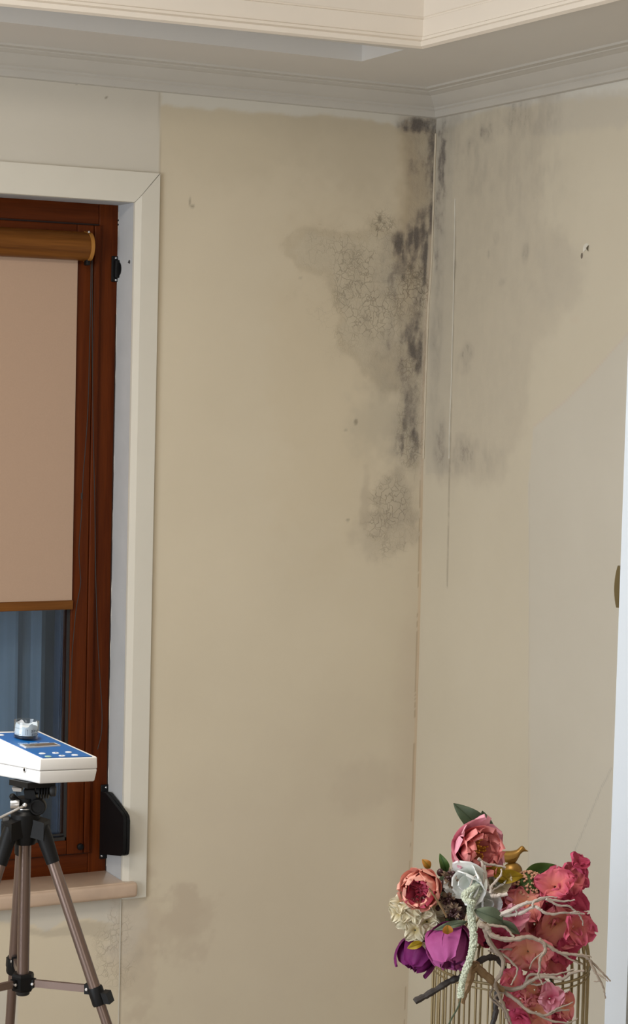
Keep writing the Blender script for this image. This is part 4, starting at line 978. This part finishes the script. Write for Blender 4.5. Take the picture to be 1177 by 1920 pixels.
# large open coral pink peony at the top
R_ = .051
peony('large open coral pink peony with yellow stamens at the top of the arrangement', R_, 880, 1594, 3.24, ax(.60, .12, .78),
      [(6, 1.35, .74, 84, 14, .22, .07, M_pinkB), (6, 1.30, .72, 68, 2, .2, .09, M_pinkA), (5, 1.15, .62, 55, 2, .2, .10, M_pinkA), (5, .92, .50, 40, 12, .2, .14, M_pinkA)], roll=.4, stamens=True, seed=3, edge=.05)
peony('small salmon peony with a deep pink ruffled heart at the left of the arrangement', .044, 795, 1662, 3.21, ax(-.38, .02, .92),
      [(6, 1.40, .80, 84, -14, .1, .05, M_salm), (6, 1.35, .76, 72, -22, .1, .06, M_salm), (5, 1.10, .60, 56, -6, .1, .12, M_deepp)], roll=.2, core=M_deepp, seed=5, edge=.06)
pu = peony('purple peony bud in front, hanging over the cage rim', .0405, 840, 1749, 3.20, ax(.05, -.82, .60),
      [(4, 2.20, .86, 96, -40, .06, .03, M_purp), (4, 2.05, .80, 92, -52, .06, .04, M_purp), (5, 1.85, .7, 84, -50, .04, .05, M_purp), (4, 1.5, .6, 70, -40, .04, .06, M_plum)], roll=.35, core=M_plum, seed=8, edge=.07)
peony('dark plum peony bud, lowest at the left of the arrangement', .0345, 790, 1767, 3.25, ax(-.35, -.80, .40),
      [(4, 2.20, .86, 96, -40, .06, .03, M_plum), (4, 2.05, .80, 92, -52, .06, .04, M_plum), (5, 1.8, .7, 82, -50, .04, .05, M_plum)], roll=.9, core=M_plum, seed=9, edge=.07)
peony('magenta peony mostly hidden behind the pale green catkin', .020, 905, 1745, 3.31, ax(.3, -.4, .7),
      [(5, 2.2, 1.0, 90, -50, .02, .03, M_orc2), (5, 1.8, .8, 75, -40, .02, .03, M_plum)], seed=10)
# white roses
peony('white rose with loose folded petals in the middle of the arrangement', .030, 880, 1652, 3.19, ax(-.50, -.15, .75),
      [(4, 1.5, 1.05, 84, 30, .6, .05, M_wht), (3, 1.25, .9, 62, 5, .4, .06, M_wht), (2, .9, .6, 40, 0, .2, .05, M_wht)], seed=12, roll=.3, edge=.08)
peony('greenish white rose beside the gold bird, behind the grey twigs', .022, 930, 1652, 3.235, ax(.2, .4, .8),
      [(4, 1.4, .95, 76, 14, .5, .06, M_cream), (3, 1.1, .8, 50, -5, .3, .08, M_wht)], seed=13, edge=.06)
peony('greyish white rose half hidden right of the catkin', .022, 908, 1692, 3.235, ax(.3, -.1, .9),
      [(4, 1.5, .95, 80, 20, .5, .05, M_wht), (3, 1.1, .8, 50, -5, .3, .06, M_wht)], seed=14, edge=.06)

# ---- cream hydrangea
hy = thing('hydrangea', 'cream ruffled hydrangea head below the salmon peony', 'flower')
hc = W(787, 1722, 3.235)
fl_spots = ((752, 1692, 17), (748, 1712, 16), (764, 1726, 19), (785, 1708, 22), (810, 1698, 22), (822, 1712, 16), (800, 1728, 21), (778, 1744, 19), (795, 1757, 17), (768, 1706, 20), (788, 1772, 13), (742, 1700, 11), (806, 1742, 15), (790, 1690, 17))
for i, (px, py, r) in enumerate(fl_spots):
    q = W(px, py, 3.205+.012*(i % 3)); n_ = (q-hc); n_ = n_/np.linalg.norm(n_)*.5+C3*.9+U3*random.uniform(-.2, .3)
    rr_ = r/F*3.2; mb = MB(); tn = []
    m_ = frame(n_) 
    for k in range(4):
        rows, t_ = petal(rr_*1.25, rr_*.72, math.radians(40), math.radians(100), rr_*.08, .8, .30, i*9+k, notch=.12, wav=4.5)
        a = k*math.pi/2+i; c, s = math.cos(a), math.sin(a)
        G = [[tuple(m_ @ Vector((x*c-y*s, x*s+y*c, z)) + Vector(tuple(q-hc))) for x, y, z in row] for row in rows]; mb.grid(G); tn += t_
    obj('floret', mb, M_cream, hy, 60, tint=tn)
mb = MB(); mb.ball((0, 0, 0), .030, 16); obj('core', mb, M_leafs, hy, tint=[.3]*len(mb.v))
hy.location = tuple(float(c) for c in hc+F0*.03)
for ch in hy.children:
    if ch.name.startswith('floret'): ch.location = tuple(float(c) for c in -F0*.03)

# ---- dried star heads and dark berries
for px, py, r, lb in ((846, 1646, 21, 'dried brown star shaped seed head, topmost of the three beside the white rose'), (838, 1686, 19, 'dried brown star shaped seed head between the salmon peony and the catkin'), (850, 1708, 18, 'dried brown star shaped seed head just above the purple peony')):
    sh = thing('seed_head', lb, 'dried flower', (0, 0, 0), 'dried seed heads in the flower arrangement'); rr_ = r/F*3.2; mb = MB(); tn = []
    for k in range(22):
        rs = random.Random(k*3+px); th = rs.uniform(.3, 1.5); a = rs.uniform(0, 6.28)
        rows, t_ = petal(rr_*rs.uniform(.7, 1.1), rr_*.13, th, th+.3, rr_*.1, 2, .05, k, nv=6, nu=3, tipw=.1)
        c, s = math.cos(a), math.sin(a); mb.grid([[(x*c-y*s, x*s+y*c, z) for x, y, z in row] for row in rows])
    obj('bracts', mb, M_dry, sh, 60); mb = MB(); mb.ball((0, 0, 0), rr_*.35, 12)
    for k in range(16):
        a = random.uniform(0, 6.28); e_ = random.uniform(-.2, 1.3); mb.ball((rr_*.55*math.cos(a)*math.cos(e_), rr_*.55*math.sin(a)*math.cos(e_), rr_*.55*math.sin(e_)), rr_*random.uniform(.12, .2), 8)
    obj('seeds', mb, M_berry, sh); place(sh, px, py, 3.20, ax(random.uniform(-.3, .2), random.uniform(-.2, .4), 1), 0)
bn = [(826, 1656), (858, 1668), (848, 1670), (864, 1688), (830, 1668), (856, 1694), (844, 1700), (866, 1705), (833, 1705), (860, 1720), (842, 1722), (870, 1676), (829, 1634), (858, 1654), (822, 1700), (868, 1718), (826, 1680), (851, 1681)]
for i, (px, py) in enumerate(bn):
    for j in range(1 + i % 2):
        mb = MB(); q = W(px+random.uniform(-4, 4), py+random.uniform(-4, 4), 3.215+.012*j); mb.ball(q, random.uniform(.0042, .0060), 10, sz=1.15)
        for k in range(4):
            a = k*1.57+i; mb.tube([q+C3*.003, q+C3*.0062+R3*.0022*math.cos(a)+U3*.0022*math.sin(a)], [.0010, .0003], 4)
        solo('berry', mb, M_berry, 'dark brown berry ' + ('beside the salmon peony' if px < 838 else 'tucked against the catkin and the white rose' if px > 857 else 'right under the topmost dried seed head' if py < 1675 else 'between the dried seed heads, just above the purple peony'), 'berry', 'dark berries in the flower arrangement')
mb = MB(); mb.ball(W(848, 1680, 3.27), .030, 14, sz=1.5); so_ = solo('moss_ball', mb, M_leafd, 'dark green moss core behind the dried seed heads', 'moss'); 

# ---- peach sedum head
sd = thing('sedum', 'peach sedum head with tiny florets right of the gold bird', 'flower'); c0 = W(992, 1660, 3.26); mb = MB()
for k in range(170):
    a = random.uniform(0, 6.28); e_ = math.asin(random.uniform(-.1, 1)); r = .0235
    p = np.array([r*1.15*math.cos(a)*math.cos(e_), r*math.sin(a)*math.cos(e_), r*.8*math.sin(e_)]); mb.ball(p, random.uniform(.0016, .0026), 6)
obj('florets', mb, M_sedum, sd); mb = MB(); mb.ball((0, 0, 0), .022, 14, sz=.75); obj('head', mb, M_leafg, sd, tint=[.6]*len(mb.v)); place(sd, 992, 1660, 3.25, ax(.1, .6, .7))

# ---- leaves
def leaf(label, b, t_, w_, mat, dep=3.22, dep2=None, name='leaf', bend=.15, group=None, n=12):
    p0 = W(b[0], b[1], dep); p1 = W(t_[0], t_[1], dep2 or dep); L = np.linalg.norm(p1-p0); d_ = (p1-p0)/L
    nrm = C3*.85+U3*.35; nrm -= d_*(nrm@d_); nrm /= np.linalg.norm(nrm); s = np.cross(d_, nrm); ww = w_/F*dep/2
    G = []; tn = []
    for i in range(n+1):
        v = i/n; hw = ww*(math.sin(math.pi*v**.8)**.8 if 0 < v < 1 else 0.02)
        c = p0+d_*L*v+nrm*bend*L*math.sin(math.pi*v)
        G.append([c+s*hw*u-nrm*abs(u)*hw*.35*-1+nrm*.04*L*math.sin(v*9+u*3)*abs(u) for u in np.linspace(-1, 1, 7)]); tn += [.2+.6*abs(u) for u in np.linspace(-1, 1, 7)]
    rt = Th(name, label, 'leaf', p0, group)
    mb = MB(); mb.grid(G); mb.t = tn; o = rt.part('blade', mb, mat, 60)
    mb = MB(); mb.tube([g[3]+nrm*.0004 for g in G][:-1], [.0008*(1-.6*i/n) for i in range(n)], 5); rt.part('midrib', mb, mat); return rt
leaf('dark green leaf pointing up left above the coral peony', (914, 1572), (850, 1506), 40, M_leafd, 3.28)
leaf('dark green leaf pointing straight up above the coral peony', (912, 1572), (904, 1520), 30, M_leafd, 3.29)
leaf('narrow dark green leaf reaching right above the coral peony', (898, 1548), (941, 1574), 20, M_leafd, 3.285)
leaf('broad green leaf between the gold bird and the pink blossoms', (980, 1655), (1043, 1622), 40, M_leafg, 3.29)
leaf('green leaf partly hidden behind the upper pink blossoms', (1030, 1662), (1072, 1631), 22, M_leafg, 3.30)
leaf('small dark green leaf under the broad leaf, beside the sedum', (992, 1668), (1018, 1656), 24, M_leafg, 3.28)
leaf('grey green leaf right of the pale green catkin', (943, 1728), (888, 1706), 32, M_leafs, 3.165)
leaf('small grey green leaf behind the silvered twig fork', (935, 1727), (975, 1752), 18, M_leafs, 3.18)
leaf('narrow green leaf left of the coral peony', (838, 1640), (824, 1600), 18, M_leafg, 3.25)
leaf('tiny orange leaf above the salmon peony', (806, 1628), (791, 1611), 16, M_leafo, 3.26)
leaf('yellow leaf under the tail of the gold bird', (908, 1622), (952, 1650), 24, M_leafy, 3.225)
leaf('yellow leaf wrapped round the finial ball', (928, 1648), (982, 1642), 26, M_leafy, 3.235)
leaf('upright olive leaf behind the bird tail', (934, 1636), (927, 1600), 20, M_leafy, 3.27)
leaf('long pale leaf lying over the purple peony', (876, 1728), (812, 1744), 14, M_leafs, 3.175)
leaf('small yellow green leaf on top of the purple peony', (838, 1734), (839, 1752), 20, M_leafo, 3.150, 3.155)
leaf('yellow green leaf on the dark plum peony', (792, 1768), (763, 1778), 15, M_leafy, 3.205)
leaf('dark green leaf behind the brown seed heads', (852, 1650), (824, 1636), 18, M_leafd, 3.25)

# ---- pale green hanging catkin
def c5(x, y): return 700+x/2.4675, 1480+y/2.4675
ck = Th('amaranth', 'pale green amaranth tassel hanging down in front of the cage', 'flower', W(888, 1660, 3.15))
def catk(pts, dep, r0, r1):
    P = spline([W(*c5(x, y), d_) for (x, y), d_ in zip(pts, lerp_list(dep, len(pts)))], 8); mb = MB(); n = len(P)
    mb.tube(P, [r0+(r1-r0)*i/(n-1) for i in range(n)], 8)
    for i in range(n-1):
        r = (r0+(r1-r0)*i/(n-1))
        for k in range(13):
            a = random.uniform(0, 6.28); p = P[i]+(P[i+1]-P[i])*random.random(); mb.ball(p+R3*r*1.02*math.cos(a)+(C3*math.sin(a)+U3*random.uniform(-.3, .3))*r*1.02, random.uniform(.0013, .0023), 6)
    return mb
ck.part('tassel', catk([(490, 425), (487, 460), (466, 500), (450, 545), (455, 610), (463, 680), (458, 740), (440, 800), (420, 855), (408, 905), (402, 962)], [3.19, 3.15, 3.13], .0060, .0038), M_amar)
ck.part('loop', catk([(480, 440), (450, 462), (424, 487), (428, 512), (452, 522)], [3.17, 3.15], .0048, .0045), M_amar)
mb = MB(); mb.tube(spline([W(*c5(*q), 3.14) for q in ((403, 960), (398, 990), (382, 1025), (360, 1062), (345, 1095))]), .0013, 6); ck.part('stem', mb, M_leafs)

# ---- pink blossoms: prototypes copied
def blossom(seed, mat, n=5):
    rt = thing('blossom', 'x', 'flower'); R_ = .03
    for k in range(n):
        rs = random.Random(seed*50+k)
        rows, tn = petal(R_*rs.uniform(.95, 1.25), R_*rs.uniform(.62, .84), math.radians(rs.uniform(25, 60)), math.radians(rs.uniform(70, 135)), R_*.05, .8, .20, seed*50+k, notch=rs.choice((0, .08, .15)), wav=4.4, curl=rs.uniform(-.9, .9), edge=rs.uniform(-.12, .12), nv=11, nu=15)
        petal_obj(rt, mat, 2*math.pi*k/n+rs.uniform(-.35, .35), rows, tn, off=.0025*(k % 2))
    rs = random.Random(seed)
    rows, tn = petal(R_*.55, R_*.32, math.radians(10), math.radians(50), R_*.03, .6, .3, seed+9, curl=.6); petal_obj(rt, mat, rs.uniform(0, 6), rows, tn, 'lip')
    return rt
protos = {}
BL = [
 (1084, 1621, 19, 1, (.5, .7, .5), 'at the very top tip of the pink spray on the right'),
 (1090, 1646, 17, 1, (.8, .4, .4), 'just under the top tip of the pink spray, at its right edge'),
 (1070, 1652, 27, 0, (.3, .5, .8), 'below and left of the top tip of the pink spray'),
 (1040, 1664, 34, 0, (-.2, .6, .8), 'right beside the broad green leaf'),
 (1064, 1690, 33, 1, (.4, .3, .9), 'at the right edge of the spray above the long silvered twig'),
 (1024, 1694, 32, 1, (0, .2, 1), 'behind the middle of the long silvered twig'),
 (984, 1696, 30, 2, (-.1, .4, .9), 'directly under the peach sedum'),
 (964, 1672, 26, 3, (.1, .6, .7), 'mauve tinted, standing up between the yellow leaf and the sedum'),
 (938, 1690, 31, 0, (-.3, .2, .9), 'at the left end of the pink spray behind the short twig'),
 (962, 1718, 26, 3, (-.2, .1, 1), 'mauve tinted, right below the root of the long silvered twig'),
 (1002, 1732, 36, 0, (-.1, .1, 1), 'in the centre of the pink spray between the two main twigs'),
 (1040, 1732, 38, 2, (.2, 0, 1), 'peach tinged, right of centre between the two main twigs'),
 (1074, 1738, 33, 0, (.6, 0, .8), 'at the right edge between the two main twigs'),
 (968, 1742, 28, 2, (-.2, -.1, 1), 'orange centred, above the lower grey twig'),
 (938, 1756, 24, 1, (-.4, -.1, .9), 'dark rose, right of the driftwood fork'),
 (990, 1784, 38, 2, (-.1, -.3, 1), 'large and peach pink, hanging below the lower grey twig'),
 (1030, 1796, 32, 0, (.1, -.4, .9), 'at the lower edge of the spray over the cage rim'),
 (1058, 1780, 27, 1, (.5, -.3, .8), 'at the lower right edge of the spray by the cage shoulder'),
 (1000, 1824, 19, 0, (0, -.6, .8), 'small, hanging just under the upper spray'),
 (948, 1778, 20, 1, (-.4, -.4, .8), 'small dark rose at the lower left edge of the upper spray'),
]
BL2 = [
 (962, 1838, 24, 0, (-.3, .3, .9), 'uppermost left of the lower hanging cluster'),
 (976, 1872, 29, 0, (-.3, 0, 1), 'left of centre in the lower hanging cluster'),
 (1002, 1856, 24, 2, (0, .3, 1), 'peach pink, at the top centre of the lower hanging cluster'),
 (1030, 1872, 25, 3, (.1, .2, 1), 'pale mauve pink, in the middle of the lower hanging cluster'),
 (1054, 1884, 22, 2, (.5, 0, .9), 'at the right tip of the lower hanging cluster'),
 (1004, 1896, 28, 2, (0, -.2, 1), 'with a peach heart, low in the middle of the hanging cluster'),
 (976, 1908, 22, 1, (-.4, -.3, .8), 'dark rose, at the lower left of the hanging cluster'),
 (1036, 1908, 22, 1, (.3, -.4, .8), 'dark rose, at the lower right of the hanging cluster'),
]
bm_ = [M_orc, M_orc2, M_orc3, M_pinkB]
def put(px, py, r, m, a, ph, grp, dep):
    vs_ = (px*7+py) % 3; key = (m, vs_); pr = protos.get(key)
    if pr is None: pr = protos[key] = blossom(3+vs_+m*5, bm_[m], 4+(vs_ > 0)); o = pr
    else:
        o = pr.copy(); COL.objects.link(o)
        for ch in pr.children: c = ch.copy(); COL.objects.link(c); c.parent = o
    o['label'] = 'pink orchid blossom ' + ph; o['group'] = grp
    place(o, px, py, dep, ax(*a), (px*13+py*5) % 63/10, r/F*dep/.026)
for i, (px, py, r, m, a, ph) in enumerate(BL): put(px, py, r, m, a, ph, 'orchid blossoms of the upper pink spray', 3.235+.02*((i*5) % 3)-(.02 if m == 3 else 0))
for i, (px, py, r, m, a, ph) in enumerate(BL2): put(px, py, r, m, a, ph, 'orchid blossoms hanging in front of the cage bars', 3.225+.015*((i*5) % 3))
# green stems behind the sprays
mb = MB(); mb.tube(spline([W(*q, 3.29) for q in ((1010, 1660), (1030, 1720), (1020, 1780), (1032, 1830), (1036, 1870), (1033, 1905))]), .0016, 6)
mb.tube(spline([W(*q, 3.28) for q in ((1036, 1825), (1030, 1848), (1010, 1862), (995, 1880))]), .0013, 6); mb.tube(spline([W(*q, 3.27) for q in ((1030, 1835), (1040, 1850), (1030, 1870))]), .0013, 6)
solo('orchid_stem', mb, M_leafd, 'thin dark green stem carrying the lower pink blossoms', 'stem')

# ---- twigs
def branch(name, label, mat, cat, strands, group=None):
    first = strands[0]; rt = Th(name, label, cat, W(*c5(*first[0][0]), first[1][0]), group)
    for i, (pts, dep, r0, r1) in enumerate(strands):
        q = [W(*c5(x, y), d_) for (x, y), d_ in zip(pts, lerp_list(dep, len(pts)))]
        rs = random.Random(i+len(label)); P = spline(q, 7); n = len(P)
        P = [p+R3*rs.uniform(-1, 1)*.0006+U3*rs.uniform(-1, 1)*.0006 for p in P]
        mb = MB(); mb.tube(P, [(r0+(r1-r0)*k/(n-1))*(1+.10*math.sin(k*.9+i)+.10*rs.uniform(-1, 1)) for k in range(n)], 8); rt.part('stem' if i == 0 else 'side_shoot', mb, mat)
branch('twig', 'long silvered twig forking to the right across the upper pink blossoms', M_twigw, 'twig', [
 ([(540, 572), (570, 582), (610, 572), (650, 552), (700, 528), (740, 520), (790, 505), (830, 512), (880, 518), (930, 512)], [3.17, 3.155, 3.18], .0046, .0011),
 ([(565, 584), (620, 582), (680, 572), (735, 545), (760, 548), (790, 570), (830, 578), (880, 570), (930, 575), (975, 575)], [3.17, 3.15, 3.18], .0036, .0012),
 ([(800, 508), (850, 535), (900, 540), (935, 565), (962, 598), (970, 630)], [3.155, 3.19], .0020, .0010),
 ([(735, 545), (742, 520), (790, 498), (850, 500)], [3.15, 3.16], .0018, .0008),
 ([(650, 552), (665, 572), (655, 590)], [3.16, 3.16], .0016, .0008), ([(910, 572), (945, 565), (962, 578)], [3.16, 3.17], .0013, .0007)])
branch('twig', 'short silvered twig tangle below the gold bird', M_twigw, 'twig', [
 ([(540, 494), (575, 492), (620, 484)], [3.17, 3.17], .0036, .0030), ([(485, 320), (520, 345), (560, 350), (610, 362)], [3.19, 3.2], .0026, .0014),
 ([(540, 480), (545, 450), (570, 420), (590, 395), (592, 368)], [3.17, 3.18], .0028, .0012), ([(515, 350), (520, 400), (530, 440), (545, 470), (590, 440)], [3.18, 3.18], .0024, .0012), ([(500, 330), (512, 400), (505, 440)], [3.18, 3.18], .0026, .0014), ([(545, 455), (520, 440), (505, 452)], [3.18, 3.18], .0020, .0012), ([(480, 385), (462, 412), (445, 450)], [3.165, 3.165], .0014, .0010)])
branch('twig', 'long curly grey twig reaching past the right side of the cage', M_twig, 'twig', [
 ([(490, 625), (525, 640), (545, 672), (600, 692), (660, 692), (720, 684), (770, 700), (820, 732), (870, 758), (930, 765), (980, 775), (1020, 808), (1060, 850), (1097, 888)], [3.15, 3.14, 3.14, 3.13], .0050, .0012),
 ([(760, 692), (790, 715), (792, 750), (770, 785), (768, 830), (762, 862), (785, 905)], [3.14, 3.13], .0036, .0012),
 ([(1000, 790), (1025, 845), (1045, 880), (1062, 915), (1072, 968)], [3.13, 3.13], .0026, .0010), ([(1050, 888), (1018, 890)], [3.13, 3.13], .0014, .0007), ([(1030, 850), (1065, 872), (1085, 890)], [3.13, 3.12], .0016, .0008),
 ([(940, 765), (985, 768), (1010, 778)], [3.13, 3.13], .0018, .0008), ([(870, 760), (920, 790), (965, 812)], [3.14, 3.14], .0022, .0010),
 ([(500, 628), (560, 630), (610, 640), (640, 672), (650, 682)], [3.15, 3.14], .0026, .0014), ([(792, 750), (740, 790), (722, 830)], [3.14, 3.15], .0016, .0009)])
branch('twig', 'grey twig curling down in front of the cage bars', M_twig, 'twig', [
 ([(515, 640), (530, 690), (560, 740), (600, 790), (590, 850), (562, 900), (590, 970), (615, 1030), (640, 1095)], [3.15, 3.16, 3.19], .0046, .0020),
 ([(540, 745), (600, 765), (640, 800), (665, 830), (655, 870), (635, 905)], [3.16, 3.15], .0022, .0011), ([(640, 740), (570, 742), (530, 748)], [3.18, 3.18], .0016, .0009), ([(560, 900), (540, 960), (600, 1020), (610, 1060)], [3.2, 3.2], .0018, .0014)])
branch('twig', 'brown grey twig spreading right over the lower cage hoop', M_twig, 'twig', [
 ([(560, 905), (620, 925), (680, 918), (715, 895), (760, 870), (820, 868), (870, 878), (920, 850), (975, 838)], [3.20, 3.18, 3.16], .0042, .0020),
 ([(700, 905), (720, 860), (790, 858), (850, 855), (930, 832)], [3.19, 3.17], .0026, .0012), ([(715, 895), (760, 905), (800, 890)], [3.19, 3.18], .0020, .0012)])
branch('twig', 'brown grey twig running low across the hanging pink blossoms', M_twig, 'twig', [
 ([(565, 908), (615, 945), (660, 975), (710, 1020), (760, 1040), (800, 1045), (850, 1025), (905, 1020)], [3.19, 3.17, 3.17], .0038, .0014),
 ([(760, 1040), (820, 1070), (900, 1080), (945, 1060)], [3.17, 3.17], .0024, .0010), ([(800, 1045), (850, 1015), (900, 995), (922, 985)], [3.17, 3.16], .0018, .0009), ([(600, 935), (560, 965), (600, 1010), (625, 1085)], [3.2, 3.2], .0020, .0012)])
branch('driftwood', 'smooth brown forked branch end hanging below the purple peony', M_drift, 'branch', [
 ([(475, 800), (458, 830), (448, 870), (435, 910), (415, 950), (408, 985)], [3.155, 3.16], .0066, .0058), ([(462, 812), (500, 845), (540, 878), (562, 905), (600, 930)], [3.155, 3.18], .0078, .0040)])
branch('branch', 'blackened twig curving from the left through the cage bars', M_blackt, 'branch', [
 ([(190, 982), (250, 950), (310, 915), (360, 885), (410, 866), (450, 830), (490, 796), (535, 778), (575, 786), (602, 830), (602, 890), (578, 930), (566, 985), (565, 1030), (550, 1095)], [3.19, 3.20, 3.235, 3.235], .0056, .0044)])
branch('twig', 'thin brown stick crossing the seed heads', M_drift, 'twig', [([(257, 458), (300, 522), (338, 592)], [3.16, 3.17], .0014, .0020)])
#@F1@
